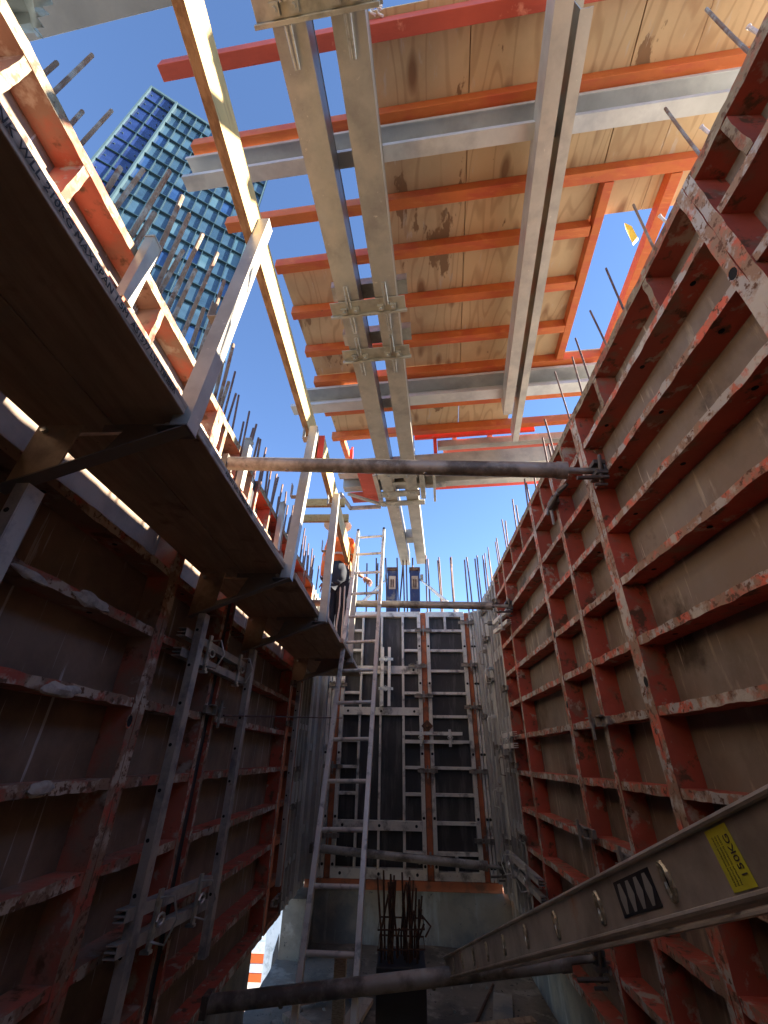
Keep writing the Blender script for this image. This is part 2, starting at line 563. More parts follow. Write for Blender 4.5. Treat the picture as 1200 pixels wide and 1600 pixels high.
# ------------------------------------------------------------------ formwork panels on the side walls
def side_panel(side, y0, y1, wl, wr, label, group, ribs=RIBZ, stubs=(), fine=14, edge='edge', side_m='red',
               face='ply_r', name='formwork_panel', topedge='edge_top', holes=(), inner=()):
    X = XR if side > 0 else XL
    s = side
    t = thing(name, label, 'formwork panel', (X + s * .06, (y0 + y1) / 2, ZB), group)
    xa = X
    xb = X + s * .12

    def lohi(y_0, y_1, z_0, z_1, xa_=xa, xb_=xb):
        return (min(xa_, xb_), y_0, z_0), (max(xa_, xb_), y_1, z_1)
    inn = (0, -s)
    # face sheet
    b = MB()
    lo, hi = lohi(y0 + .002, y1 - .002, ZB, ZT - .004, xb - s * .004, xb + s * .018)
    b.box(lo, hi)
    b.build('face_sheet', face, t)
    # rails
    for (a, c, wn) in ((y0, y0 + wl, 'side_rail'), (y1 - wr, y1, 'side_rail')):
        b = MB()
        lo, hi = lohi(a + .0015, c - .0015, ZB, ZT)
        b.rough(lo, hi, 2, 60, .0035, inn, 0, 1, seed=y0)
        # rolled bead along the rail, as the steel section has
        b.build(wn, [side_m, edge], t)
    b = MB()
    lo, hi = lohi(y0 + wl, y1 - wr, ZT - .055, ZT - .001, xa + s * .001)
    b.rough(lo, hi, 1, int(fine * 1.6), .004, inn, 0, 1, seed=y1)
    b.build('top_rail', [side_m, topedge], t)
    b = MB()
    lo, hi = lohi(y0 + wl, y1 - wr, ZB + .001, ZB + .05, xa + s * .001)
    b.rough(lo, hi, 1, fine, .004, inn, 0, 1, seed=y1)
    b.build('bottom_rail', [side_m, edge], t)
    ys = [y0 + wl] + [q for q in inner] + [y1 - wr]
    for z in ribs:
        b = MB()
        lo, hi = lohi(y0 + wl, y1 - wr, z - .019, z + .019, xa + s * .004)
        b.rough(lo, hi, 1, int(fine * 1.6), .0045, inn, 0, 1, seed=z * 7 + y0)
        b.build('rib', [side_m, edge], t)
        # black discs under the rib paint the shade inside its punched holes
        if fine >= 14:
            b = MB()
            for q in range(int((y1 - y0) / .42)):
                yy = y0 + wl + .16 + q * .42
                if yy < y1 - wr - .05:
                    cx = X + s * .055
                    b.tube([(cx, yy, z - .0192), (cx, yy, z - .0205)], .011, 10)
            if b.v:
                tag(b.build('painted_punched_hole', 'black', t), kind='stuff')
    for y in stubs:
        b = MB()
        lo, hi = lohi(y - .017, y + .017, RIBZ[0] + .0195, ZT - .056, xa + s * .003)
        b.rough(lo, hi, 2, 8, .004, inn, 0, 1, seed=y)
        b.build('stiffener', [side_m, topedge], t)
    for y in inner:
        for a, c in zip(ribs[:-1], ribs[1:]):
            b = MB()
            lo, hi = lohi(y - .02, y + .02, c + .0195, a - .0195, xa + s * .006)
            b.box(lo, hi)
            b.build('stiffener', [side_m], t)
    for (y, z) in holes:
        b = MB()
        ring = [(xa - s * .0005, y + .021 * math.cos(k * math.pi / 6), z + .026 * math.sin(k * math.pi / 6)) for k in range(12)]
        b.tube(ring, .003, 5, closed=True)
        b.prism([(xa - s * .0015, y + .019 * math.cos(k * math.pi / 6), z + .024 * math.sin(k * math.pi / 6)) for k in range(12)],
                (s * .001, 0, 0), 1)
        b.build('painted_tie_hole', ['edge', 'black'], t)  # worn rim ring, with a black disc painting the hole's shade
    return t

GR = 'red formwork panels of the right wall'
GL = 'red formwork panels of the left wall'
side_panel(1, -1.55, .85, .05, .047, 'near red formwork panel with wide bays filling the right edge of the picture', GR,
           stubs=(-.9, -.3, .2, .635), fine=48)
side_panel(1, .85, 2.155, .047, .045, 'red formwork panel with wide brown bays just beyond the near panel on the right wall', GR,
           stubs=(1.20, 1.79), fine=34, holes=((2.132, .32), (.874, 1.425)))
side_panel(1, 2.155, 2.685, .045, .026, 'narrow red formwork panel left of where the upper prop meets the right wall', GR,
           stubs=(2.42,), fine=14)
side_panel(1, 2.685, 3.235, .026, .033, 'narrow red formwork panel below the bracket clamp, middle of the right wall', GR,
           stubs=(2.95,), fine=12, holes=((3.217, .80), (3.217, .33)))
side_panel(1, 3.235, 4.46, .033, .026, 'red formwork panel on the right wall where the far upper prop ends', GR,
           stubs=(3.63, 4.05), fine=16)
side_panel(1, 4.46, 5.0, .026, .03, 'farthest narrow red panel on the right wall beside the grey corner panels', GR,
           stubs=(4.75,), fine=8)

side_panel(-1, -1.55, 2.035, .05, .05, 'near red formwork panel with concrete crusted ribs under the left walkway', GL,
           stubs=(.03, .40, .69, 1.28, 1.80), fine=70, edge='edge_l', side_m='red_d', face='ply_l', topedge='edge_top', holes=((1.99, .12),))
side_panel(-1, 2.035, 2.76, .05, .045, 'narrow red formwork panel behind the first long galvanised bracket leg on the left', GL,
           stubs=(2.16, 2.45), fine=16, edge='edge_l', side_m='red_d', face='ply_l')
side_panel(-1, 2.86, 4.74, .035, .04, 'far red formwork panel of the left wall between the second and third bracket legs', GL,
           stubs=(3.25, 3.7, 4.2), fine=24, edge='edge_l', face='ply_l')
side_panel(-1, 4.80, 5.28, .03, .03, 'slim rusty formwork panel at the far end of the left wall behind the ladder', GL,
           stubs=(), fine=8, edge='strip', side_m='strip', face='ply_l')
b = MB()
b.box((XL - .10, 2.765, ZB), (XL - .02, 2.855, ZT - .02))
tag(b.build('filler_strip', 'dark'), 'black filler strip between two red panels of the left wall', 'filler strip')

# aluminium corner panels (right and left) next to the end wall
def corner_panel(side, y0, y1, verts, belts, label, seed=0, faceb=True):
    X = XR if side > 0 else XL
    s = side
    t = thing('grey_formwork_panel', label, 'formwork panel', (X, (y0 + y1) / 2, ZB), 'grey corner panels by the end wall')

    def bx(nm, ya, yb, za, zb, d0, d1, mk='galv_c'):
        b = MB()
        xa, xb = X + s * d0, X + s * d1
        b.box((min(xa, xb), ya, za), (max(xa, xb), yb, zb))
        return b.build(nm, mk, t, bevel=.004)
    bx('face_sheet', y0, y1, ZB, ZT - .01, .085, .10)
    for i, (y, wd) in enumerate(verts):
        bx('vertical_rail', y - wd / 2, y + wd / 2, ZB, ZT, 0, .084)
    for i, (z, ht) in enumerate(belts):
        ys = [y for y, _ in verts]
        for (ya, wa), (yb, wb) in zip(verts[:-1], verts[1:]):
            bx('cross_rail', ya + wa / 2, yb - wb / 2, z - ht / 2, z + ht / 2, .012, .084)
    return t
corner_panel(1, 5.0, 5.72, ((5.03, .05), (5.20, .018), (5.37, .018), (5.54, .018), (5.68, .07)),
             ((1.93, .06), (1.1, .12), (.28, .26), (-.1, .04), (-.62, .16), (-1.27, .06)),
             'grey slotted corner panel right of the end wall, next to the red panels')
corner_panel(1, 5.73, 6.42, ((5.81, .14), (6.10, .10), (6.35, .13)),
             ((1.93, .06), (1.5, .05), (.7, .08), (-.4, .08), (-1.27, .06)),
             'grey narrow panel in the right corner touching the end wall')
corner_panel(-1, 5.3, 5.9, ((5.33, .05), (5.5, .02), (5.66, .02), (5.87, .05)),
             ((1.93, .06), (.95, .1), (.3, .06), (-.35, .2), (-.95, .05), (-1.27, .06)),
             'dark grey corner panel on the left wall behind the ladder stile')
corner_panel(-1, 5.91, 6.42, ((5.98, .13), (6.33, .16)),
             ((1.93, .06), (1.1, .06), (.1, .08), (-.75, .08), (-1.27, .06)),
             'grey narrow panel in the left corner touching the end wall')

# ------------------------------------------------------------------ end wall formwork
def end_panel(x0, x1, label, verts, belts, smalls, wl=.05, wr=.05, half=(), z0=ZB + .06, round_c=False):
    t = thing('end_panel', label, 'formwork panel', ((x0 + x1) / 2, YE + .05, z0), 'grey framed panels of the end wall')
    b = MB()
    b.box((x0 + .003, YE + .088, z0), (x1 - .003, YE + .105, ZT - .005))
    b.build('face_sheet', 'ply_e', t)

    def bx(nm, xa, xb, za, zb, dy=0.0, mk='galv_old', depth=.088):
        b = MB()
        b.box((xa, YE + dy, za), (xb, YE + depth, zb))
        return b.build(nm, mk, t, bevel=.003)
    bx('side_rail', x0, x0 + wl, z0, ZT)
    bx('side_rail', x1 - wr, x1, z0, ZT)
    for z, ht in belts:
        bx('belt_rail', x0 + wl + .001, x1 - wr - .001, z - ht / 2, z + ht / 2, .002)
    bz = sorted([z for z, _ in belts])
    for x, wd in verts:
        for za, zb in zip(belts[1:], belts[:-1]):
            bx('vertical_rail', x - wd / 2, x + wd / 2, za[0] + za[1] / 2 + .001, zb[0] - zb[1] / 2 - .001, .006)
    for xa, xb, zs in smalls:
        for z in zs:
            bx('rib', xa, xb, z - .018, z + .018, .01)
    for x, za, zb in half:
        bx('stiffener', x - .017, x + .017, za, zb, .008)
    # tie holes: flat black discs stand for the shade inside
    b = MB()
    for z in (1.45, .93, .05, -.65, -1.12):
        for x in (x0 + wl / 2, x1 - wr / 2):
            b.tube([(x, YE - .0005, z), (x, YE - .002, z)], .017, 10)
    for z, ht in belts:
        if ht > .08:
            for x in [x0 + .12, (x0 + x1) / 2, x1 - .12]:
                b.tube([(x, YE + .0015, z), (x, YE - .0005, z)], .017, 10)
    tag(b.build('painted_tie_hole', 'black', t), kind='stuff')
    return t
bA = [(1.935, .08), (1.11, .11), (.56, .10), (-.735, .10), (-1.2, .10)]
sm = [z for z in RIBZ if min(abs(z - q[0]) for q in bA) > .1]
end_panel(-.905, .262, 'wide grey framed panel of the end wall behind the ladder', ((-.62, .03), (-.33, .03), (-.01, .035)), bA,
          ((-.854, -.636, sm), (.009, .211, sm)), wl=.05, wr=.05)
bB = [(1.935, .08), (-1.21, .08)]
end_panel(.345, .935, 'grey framed panel of the end wall between the two rusty orange strips', (), bB,
          ((.396, .884, RIBZ),), half=((.64, RIBZ[0] + .019, 1.894), (.62, -1.169, RIBZ[-1] - .019)))
end_panel(1.005, 1.075, 'slim grey filler panel at the right end of the end wall', (), [(1.935, .06), (-1.2, .06)], (), wl=.03, wr=.03)
end_panel(-1.085, -.985, 'slim grey filler panel at the left end of the end wall', (), [(1.935, .06), (-1.2, .06)], (), wl=.045, wr=.045)
for x0, x1, lb in ((.266, .341, 'rusty orange strip between the wide panel and the right panel of the end wall'),
                   (.94, .999, 'rusty orange strip near the right corner of the end wall'),
                   (-.98, -.91, 'rusty orange strip at the left side of the end wall, behind the ladder')):
    b = MB()
    b.box((x0, YE + .02, ZB + .062), (x1, YE + .08, ZT - .01))
    tag(b.build('filler_strip', 'strip', bevel=.003), lb, 'filler strip', 'orange filler strips in the end wall')
b = MB()
b.box((-1.3, YE + .106, ZB), (1.25, YE + .13, ZT - .02))
tag(b.build('added_light_block', 'ply_e'), kind='structure')  # added sheet, blocks sun leaking through the end wall gaps
b = MB()
b.box((-1.2, YE - .01, ZB - .035), (1.13, YE + .1, ZB + .058))
tag(b.build('sole_beam', 'strip', bevel=.004), 'rusty orange beam carrying the end wall panels above the concrete', 'beam')

for x0, x1, lb in ((1.079, 1.235, 'grey steel corner post closing the right end of the end wall'),
                   (-1.30, -1.089, 'grey steel corner post closing the left end of the end wall')):
    t = thing('corner_post', lb, 'corner post', ((x0 + x1) / 2, YE, ZB))
    b = MB()
    b.box((x0, YE - .075, ZB + .06), (x1, YE + .10, ZT - .004))
    b.build('post', 'galv_c', t, bevel=.006)
    for k in range(3):
        b = MB()
        xx = x0 + (x1 - x0) * (.2 + .3 * k)
        b.box((xx - .008, YE - .095, ZB + .07), (xx + .008, YE - .0755, ZT - .02))
        b.build('ridge', 'galv_c', t, bevel=.003)
# ------------------------------------------------------------------ clamps
def make_clamp(label):
    """formwork clamp: two box jaws on a bar, wedge and hook; local x along the clamp, -y towards the viewer"""
    t = thing('panel_clamp', label, 'clamp', (0, 0, 0), 'panel clamps')
    b = MB()
    b.box((-.13, -.035, -.022), (.13, -.012, .022))
    b.build('clamp_bar', 'clampm', t, bevel=.003)
    for sx in (-1, 1):
        b = MB()
        x = sx * .075
        for q in (-.028, .022):
            b.box((x - .03, -.062, q), (x + .03, -.036, q + .006))
        b.box((x - .03 * sx - .004, -.062, -.0215), (x - .03 * sx + .004, -.036, .0215))
        b.build('jaw', 'clampm', t)
    b = MB()
    b.prism([(-.012, -.075, .06), (.012, -.075, .06), (.006, -.075, -.09), (-.006, -.075, -.09)], (0, .012, 0))
    b.build('wedge', 'clampm', t)
    return t
M['lump'] = mat('pale_concrete_crust', (0.48, 0.44, 0.38), 0.95, 0, [((0.36, 0.33, 0.30), 30, .55, .06)], .9, 60)
M['clampm'] = mat('weathered_clamp', (0.27, 0.24, 0.20), 0.6, .4, [((0.16, 0.12, 0.09), 11, .56, .06), ((0.42, 0.39, 0.33), 16, .62, .05)], .5, 70)
proto = make_clamp('weathered clamp over the middle orange strip, just below the top of the end wall')
placed = []
def put_clamp(p, rz, label, rx=0, sc=1.0):
    global proto
    o = proto if not placed else copy_tree(proto)
    placed.append(o)
    o.location = p
    o.rotation_euler = (rx, 0, rz)
    o.scale = (sc, sc, sc)
    o['label'] = label
    return o
put_clamp((.30, YE, 1.68), 0, 'weathered clamp over the middle orange strip, topmost of that strip')
put_clamp((.28, YE, .76), 0, 'weathered clamp over the middle orange strip, just above the rusty square plate')
put_clamp((.30, YE, -.14), 0, 'weathered clamp over the middle orange strip, below the grey horizontal waler')
put_clamp((.30, YE, -1.03), 0, 'lowest weathered clamp over the middle orange strip, behind the low prop')
put_clamp((.97, YE, 1.80), 0, 'weathered clamp at the very top of the right orange strip of the end wall')
put_clamp((.97, YE, 1.18), 0, 'second clamp from the top on the right orange strip of the end wall')
put_clamp((.97, YE, .62), 0, 'third clamp from the top on the right orange strip of the end wall')
put_clamp((.97, YE, -.14), 0, 'fourth clamp from the top on the right orange strip of the end wall')
put_clamp((.97, YE, -.86), 0, 'lowest clamp on the right orange strip of the end wall')
put_clamp((.2, YE - .01, 1.16), math.pi / 2 * 0, 'rust stained clamp on the wide end panel beside the middle orange strip')
put_clamp((-.945, YE, -.84), 0, 'clamp over the left orange strip of the end wall, low behind the ladder')
put_clamp((-.945, YE, -.11), 0, 'clamp over the left orange strip of the end wall, half way up behind the ladder')
put_clamp((-.945, YE, .9), 0, 'clamp over the left orange strip of the end wall, under the walkway')
RW = math.pi / 2      # on the right wall, facing -x : local -y -> -x
for (y, z, lb) in ((2.69, .19, 'weathered box clamp on the right wall, half way down a panel joint'),
                   (4.98, .66, 'box clamp between the farthest red panel and the grey corner panels on the right'),
                   (3.23, -.37, 'weathered clamp low on the right wall above the leaning ladder'),
                   (2.68, -.42, 'clamp on the right wall partly hidden by the leaning ladder rail'),
                   (4.98, -.05, 'small dark clamp low beside the grey corner panels on the right'),
                   (2.15, -.96, 'clamp with a bright bar on the right wall beneath the leaning ladder'),
                   (5.0, 1.62, 'clamp at the top of the joint between red and grey panels on the right'),
                   (5.72, 1.36, 'clamp under the far prop in the grey right corner'),
                   (6.42, .50, 'small clamp where the right corner panels meet the end wall'),
                   (5.0, -.62, 'clamp low on the joint between red and grey panels, right side'),
                   (5.72, 1.73, 'clamp high in the grey right corner under the far prop'),
                   (5.72, .85, 'clamp in the middle of the grey right corner panels'),
                   (5.72, .12, 'dark clamp in the grey right corner level with the horizontal waler'),
                   (5.72, -.75, 'clamp low in the grey right corner beside the low prop end')):
    put_clamp((XR, y, z), -RW if False else RW * -1, lb, sc=1.0)
for (y, z, lb) in ((2.80, .23, 'worn clamp across the black filler strip on the left wall'),
                   (4.77, .66, 'pale clamp behind the third bracket leg, upper one'),
                   (4.77, .28, 'pale clamp behind the third bracket leg, second from the top'),
                   (5.29, -.12, 'clamp low among the dark corner panels on the left, level with the waler'),
                   (5.29, -.45, 'long dark clamp at the left corner panels behind the ladder stile'),
                   (4.98, -1.12, 'dark clamp at the foot of the far left panels above the bright opening')):
    put_clamp((XL, y, z), RW, lb)
# clamp local -y must face the shaft: right wall -> -x, left wall -> +x
for k, (y, z) in enumerate(((5.35, 1.48), (5.6, .98), (5.9, 1.25), (5.75, .45), (5.3, .02), (5.85, -.30))):
    b = MB()
    x = XR - .03
    b.tube([(x + .03, y, z), (x - .06, y + .01, z), (x - .075, y + .01, z - .03), (x - .07, y + .01, z - .16), (x - .02, y + .01, z - .17)], .007, 6)
    b.box((x - .03, y - .03, z - .02), (x + .028, y + .03, z + .02))
    tag(b.build('wire_hook', 'zinc' if k % 2 else 'clampm', smooth=False),
        'hanging wire hook on the grey right corner panels, %s of six from the top' % ('first', 'third', 'second', 'fourth', 'fifth', 'sixth')[k], 'hook', 'wire hooks in the right corner')
b = MB()
b.prism([(.235, YE - .02, .38), (.315, YE - .02, .30), (.395, YE - .02, .38), (.315, YE - .02, .46)], (0, .012, 0))
b.tube([(.315, YE - .02, .38), (.315, YE - .05, .38)], .018, 8)
tag(b.build('anchor_plate', 'rust'), 'rusty diamond shaped anchor plate on the middle orange strip of the end wall', 'anchor plate')

def waler(p0, p1, nrm, label, group, handles=2, gap=.05, mk='galv_d', hside=1):
    """pair of channels with wedge brackets and wire loop handles; nrm points into the shaft"""
    p0, p1, nrm = Vector(p0), Vector(p1), Vector(nrm).normalized()
    d = (p1 - p0).normalized()
    up = nrm.cross(d)
    if up.z < 0:
        up = -up
    t = thing('waler', label, 'waler', tuple((p0 + p1) / 2), group)
    for s in (-1, 1):
        b = MB()
        c = up * s * gap
        b.bar(p0 + c + nrm * .03, p1 + c + nrm * .03, .046, .006, up)   # web outer
        b.bar(p0 + c + up * .018 + nrm * .03, p1 + c + up * .018 + nrm * .03, .046, .005, up)
        b.bar(p0 + c - up * .018 + nrm * .03, p1 + c - up * .018 + nrm * .03, .046, .005, up)
        b.bar(p0 + c + nrm * .0525, p1 + c + nrm * .0525, .004, .041, up)
        b.build('channel', mk, t)
    L_ = (p1 - p0).length
    for k in range(handles):
        q = p0 + d * L_ * (.28 + .5 * k)
        b = MB()
        b.bar(q - up * .10 + nrm * .062, q + up * .10 + nrm * .062, .035, .012, nrm)
        b.bar(q - up * .10 + nrm * .035, q - up * .10 + nrm * .075, .035, .012, up)
        b.build('wedge_bracket', 'zinc', t)
        b = MB()
        pts = [q + nrm * .065 - up * .07, q + nrm * .12 - up * .08 + d * .01, q + nrm * .15 + d * .02, q + nrm * .12 + up * .075 + d * .01, q + nrm * .065 + up * .07]
        b.tube(pts, .005, 6)
        ring = [q + nrm * .085 + d * .035 * math.cos(a) + up * .02 * math.sin(a) for a in [k2 * math.pi / 4 for k2 in range(8)]]
        b.tube(ring, .006, 6, closed=True)
        b.build('loop_handle', 'zinc', t, smooth=True)
    return t
GW = 'double channel walers with loop handles'
waler((XL + .01, 2.16, .50), (XL + .01, 3.20, .50), (1, 0, 0), 'galvanised double waler crossing the two left bracket legs near their tops', GW)
waler((XL + .05, 2.16, -.60), (XL + .05, 3.05, -.66), (1, 0, 0), 'shiny double waler with loop handles low on the left wall', GW)
waler((XR - .01, 4.72, .17), (XR - .01, 5.2, .17), (-1, 0, 0), 'bright short waler with wire loop handles at the right grey corner', GW, handles=1, mk='alu')
waler((XR - .03, 4.35, -.88), (XR - .03, 5.6, -.88), (-1, 0, 0), 'double waler with loop handle low at the right corner above the leaning ladder', GW)
waler((XR - .02, 4.3, 1.26), (XR - .02, 5.0, 1.33), (-1, 0, 0), 'bright aluminium waler bracket under the far prop at the right corner', GW, handles=1, mk='alu')
waler((.01, YE - .01, .24), (.78, YE - .01, .24), (0, -1, 0), 'grey horizontal double waler across the middle strip of the end wall', GW, mk='galv_old')
waler((-.26, YE - .01, .62), (-.26, YE - .01, 1.42), (0, -1, 0), 'pale vertical double waler on the end wall right of the ladder', GW, mk='alu')

# ------------------------------------------------------------------ props across the shaft
def prop(p0, p1, r, label, thin=.14, big_end=True):
    p0, p1 = Vector(p0), Vector(p1)
    d = (p1 - p0).normalized()
    L_ = (p1 - p0).length
    t = thing('shoring_prop', label, 'prop', tuple((p0 + p1) / 2), 'round steel props spanning the shaft')
    b = MB()
    a, c = p0 + d * .03, p1 - d * (.05 + thin)
    b.tube([a, a + d * .004, a + (c - a) * .5, c - d * .05, c], r, 24)
    b.build('outer_tube', 'prop', t, smooth=True)
    b = MB()
    b.tube([c - d * .055, c + d * .002], r * 1.12, 24)
    b.build('collar', 'prop', t, smooth=True)
    b = MB()
    b.tube([c, p1 - d * .02], r * .42, 14)
    b.build('inner_tube', 'prop', t, smooth=True)
    for k in (.2, .62):
        b = MB()
        q = a + (c - a) * k
        b.tube([q - Vector((0, .004, r * .98)), q - Vector((0, .004, r * .98 + .008))], .012, 8)
        b.build('stud', 'prop', t)
    # claw head
    b = MB()
    q = p1 - d * .03
    b.box(tuple(q + Vector((-.03, -.05, -.045))), tuple(q + Vector((.035, .05, -.02))))
    b.box(tuple(q + Vector((-.03, -.05, .02))), tuple(q + Vector((.035, .05, .045))))
    b.box(tuple(q + Vector((.02, -.045, -.019))), tuple(q + Vector((.034, .045, .019))))
    b.tube([q + Vector((-.005, -.02, -.09)), q + Vector((.0, -.07, .06))], .011, 8)
    b.tube([q + Vector((-.14, -.045, -.075)), q + Vector((.03, -.045, -.07))], .012, 8)
    b.tube([q + Vector((-.05, -.03, -.11)), q + Vector((.02, -.03, -.11))], .009, 8)
    b.build('claw_head', 'dark_steel', t, bevel=.002)
    b = MB()
    q = p0 + d * .02
    b.box(tuple(q + Vector((-.02, -.05, -.045))), tuple(q + Vector((.015, .05, .045))))
    b.build('end_plate', 'dark_steel', t)
    return t
M['dark_steel'] = mat('dark_worn_steel', (0.12, 0.10, 0.085), 0.55, .5, [((0.3, 0.27, 0.22), 14, .6, .05)], .5, 80)
prop((-1.19, 2.245, 1.695), (1.12, 1.975, 1.40), .0455, 'upper steel prop crossing the shaft in front of the platform')
prop((-1.19, 5.055, 1.645), (1.12, 4.33, 1.375), .040, 'far steel prop crossing just above the end wall behind the ladder')
prop((-1.12, 6.25, -.93), (1.12, 6.2, -1.06), .042, 'low steel prop in front of the end wall above its rusty sole beam')
prop((-1.12, 3.34, -1.195), (1.10, 3.36, -.955), .040, 'nearest low steel prop crossing the bottom of the picture')
# scaffold-coupler bracket hooked on the panel left of the upper prop
t = thing('hook_clamp', 'curved iron hook clamp with hanging handle left of the upper prop end', 'clamp', (XR - .02, 2.62, 1.6))
b = MB()
pts = [(XR - .015, 2.40, 1.60), (XR - .05, 2.47, 1.59), (XR - .03, 2.56, 1.62), (XR - .06, 2.66, 1.57), (XR - .03, 2.76, 1.60), (XR - .012, 2.84, 1.62)]
b.tube(pts, [.012, .02, .016, .02, .016, .012], 8)
b.box((XR - .05, 2.60, 1.58), (XR - .004, 2.72, 1.64))
b.build('hook', 'dark_steel', t, smooth=False)
b = MB()
b.tube([(XR - .05, 2.67, 1.56), (XR - .055, 2.66, 1.43)], .011, 8)
b.build('handle', 'clampm', t)

# ------------------------------------------------------------------ left walkway
RUNS = [(-1.5, 1.05, -.682, .922), (1.06, 2.36, -.680, .922), (2.37, 3.20, -.645, .918), (3.21, 4.0, -.59, .918), (4.01, 5.9, -.565, .922)]
RLAB = ['nearest scaffold plank run', 'plank run between the first and second guard posts', 'plank run beyond the second guard post',
        'plank run under the worker', 'farthest plank run behind the ladder']
PT = .042
for i, (ya, yb, xo, z) in enumerate(RUNS):
    xi = XL - .0
    xm = (xo + xi) / 2
    for k, (a, c) in enumerate(((xm + .002, xo), (xi, xm - .002))):
        b = MB()
        b.rough((a, ya, z), (c, yb - .006, z + PT), 1, 18, .0015, (0, 1), 0, 0, seed=i + k)
        # give the outer edge its own weathered material
        for q, f in enumerate(b.f):
            if k == 0 and all(abs(b.v[x][0] - c) < .006 for x in f):
                b.m[q] = 1
        pl_ = b.build('scaffold_plank', ['plank', 'plank_e'], bevel=.003)
        side = 'outer' if k == 0 else 'inner, wall side'
        tag(pl_, '%s board of the %s' % (side, RLAB[i]), 'scaffold plank', 'scaffold planks of the left walkway')
        if k == 0 and i in (0, 1):
            txt = 'TIMBER PLANK WLL 210KG MAX SPAN 1.5M  AS1577 LVL TIMBER' if i == 0 else 'AS1577 LVL TIMBER PLANK'
            y_start = -1.02 if i == 0 else 1.3
            text_mesh('stamped_text', txt, .0275, (xo + .0030, y_start if i else .10, z + .011), (0, 1, 0), (0, 0, 1), 'ink', pl_)

def bracket(y, xo, z, leg_bottom, label, top_y=None, post_top=2.25, leg_y=None, lean=.1):
    t = thing('walkway_bracket', label, 'bracket', (XL, y, z), 'steel brackets carrying the left walkway')
    # tapered arm : gusset plate hooked on the wall, slim towards the post
    xg = XL + .10
    b = MB()
    b.prism([(XL + .01, y, z - .003), (xg + .06, y, z - .003), (xg + .04, y, z - .17), (xg + .02, y, z - .215), (XL - .0, y, z - .26)], (0, .006, 0))
    b.build('gusset_plate', 'gusset', t)
    b = MB()
    b.prism([(xg + .022, y + .001, z - .215), (xo - .01, y + .001, z - .045), (xo - .01, y + .001, z - .004), (xg + .13, y + .001, z - .004), (xg + .13, y + .001, z - .03),
             (xg + .20, y + .001, z - .03), (xg + .15, y + .001, z - .14), (xg + .04, y + .001, z - .168)], (0, .005, 0))
    b.bar((XL + .02, y - .02, z - .268), (xo + .02, y - .02, z - .048), .045, .005, (0, 0, 1))
    b.build('arm', 'darkarm', t)
    for bxp, bzp in ((XL + .045, z - .03), (xo - .06, z - .022)):
        b = MB()
        b.tube([(bxp, y - .002, bzp), (bxp, y - .014, bzp)], .010, 8)
        b.build('bolt', 'zinc', t)
    # leg down the wall
    b = MB()
    lx = XL + .075
    b.box((lx - .002, y - .03, leg_bottom), (lx + .002 + .035, y - .026, z - .25))
    b.box((lx + .034, y - .026, leg_bottom), (lx + .038, y + .03, z - .25))
    b.box((lx - .002, y - .026, leg_bottom), (lx + .002, y + .03, z - .25))
    b.build('leg_channel', 'galv_d', t)
    b = MB()
    for q in range(int((z - .3 - leg_bottom) / .18)):
        zz = z - .34 - q * .18
        b.tube([(lx + .012, y - .0302, zz), (lx + .012, y - .0315, zz)], .008, 8)
    tag(b.build('painted_punched_hole', 'black', t), kind='stuff')  # black discs on the leg paint the shade of its punched holes
    # guard post : folded channel leaning slightly
    if post_top:
        p0 = Vector((xo + .022, y - .01, z - .05))
        p1 = Vector((xo + .022 - .0, y + lean, post_top))
        b = MB()
        d = (p1 - p0).normalized()
        b.bar(p0, p1, .004, .060, (0, -1, 0))
        b.bar(p0 + Vector((-.028, -.028, 0)), p1 + Vector((-.028, -.028, 0)), .056, .004, (0, -1, 0))
        b.bar(p0 + Vector((-.028, .028, 0)), p1 + Vector((-.028, .028, 0)), .056, .004, (0, -1, 0))
        b.build('guard_post', 'galv', t)
        b = MB()
        b.box((xo - .08, y - .045, z - .052), (xo + .026, y + .022, z - .047))
        b.build('foot_plate', 'darkarm', t)
        b = MB()
        q = p0 + d * .62 + Vector((-.085, 0, 0))
        b.box(tuple(q + Vector((-.012, -.02, 0))), tuple(q + Vector((.028, .02, .004))))
        b.box(tuple(q + Vector((-.016, -.02, 0))), tuple(q + Vector((-.012, .02, .10))))
        b.build('rail_hook', 'galv', t)
        b = MB()
        q = p1 + Vector((-.085, 0, -.09))
        b.box(tuple(q + Vector((-.012, -.03, -.02))), tuple(q + Vector((.03, .03, -.014))))
        b.box(tuple(q + Vector((-.018, -.03, -.02))), tuple(q + Vector((-.012, .03, .08))))
        b.build('rail_hook', 'galv', t)
    return t
M['gusset'] = mat('brown_steel_plate', (0.48, 0.34, 0.23), 0.5, .1, [((0.20, 0.13, 0.08), 4, .54, .08), ((0.4, 0.33, 0.24), 7, .64, .05)], .2, 40)
M['darkarm'] = mat('dark_bracket_steel', (0.22, 0.19, 0.17), 0.45, .3, [((0.22, 0.17, 0.13), 5, .58, .08)], .2, 40)
bracket(1.0, -.682, .922, -1.3, 'nearest walkway bracket with rusty gusset plate and tall leaning guard post', post_top=2.34, lean=.10)
bracket(2.26, -.66, .917, -1.80, 'second walkway bracket with a long punched leg down the left wall', post_top=2.16, lean=.18)
bracket(3.14, -.60, .916, -.95, 'third walkway bracket whose leg ends above the low waler', post_top=2.08, lean=.12)
bracket(4.72, -.575, .920, -.97, 'fourth walkway bracket behind the ladder, short leg beside the grey corner', post_top=2.3, lean=.12)

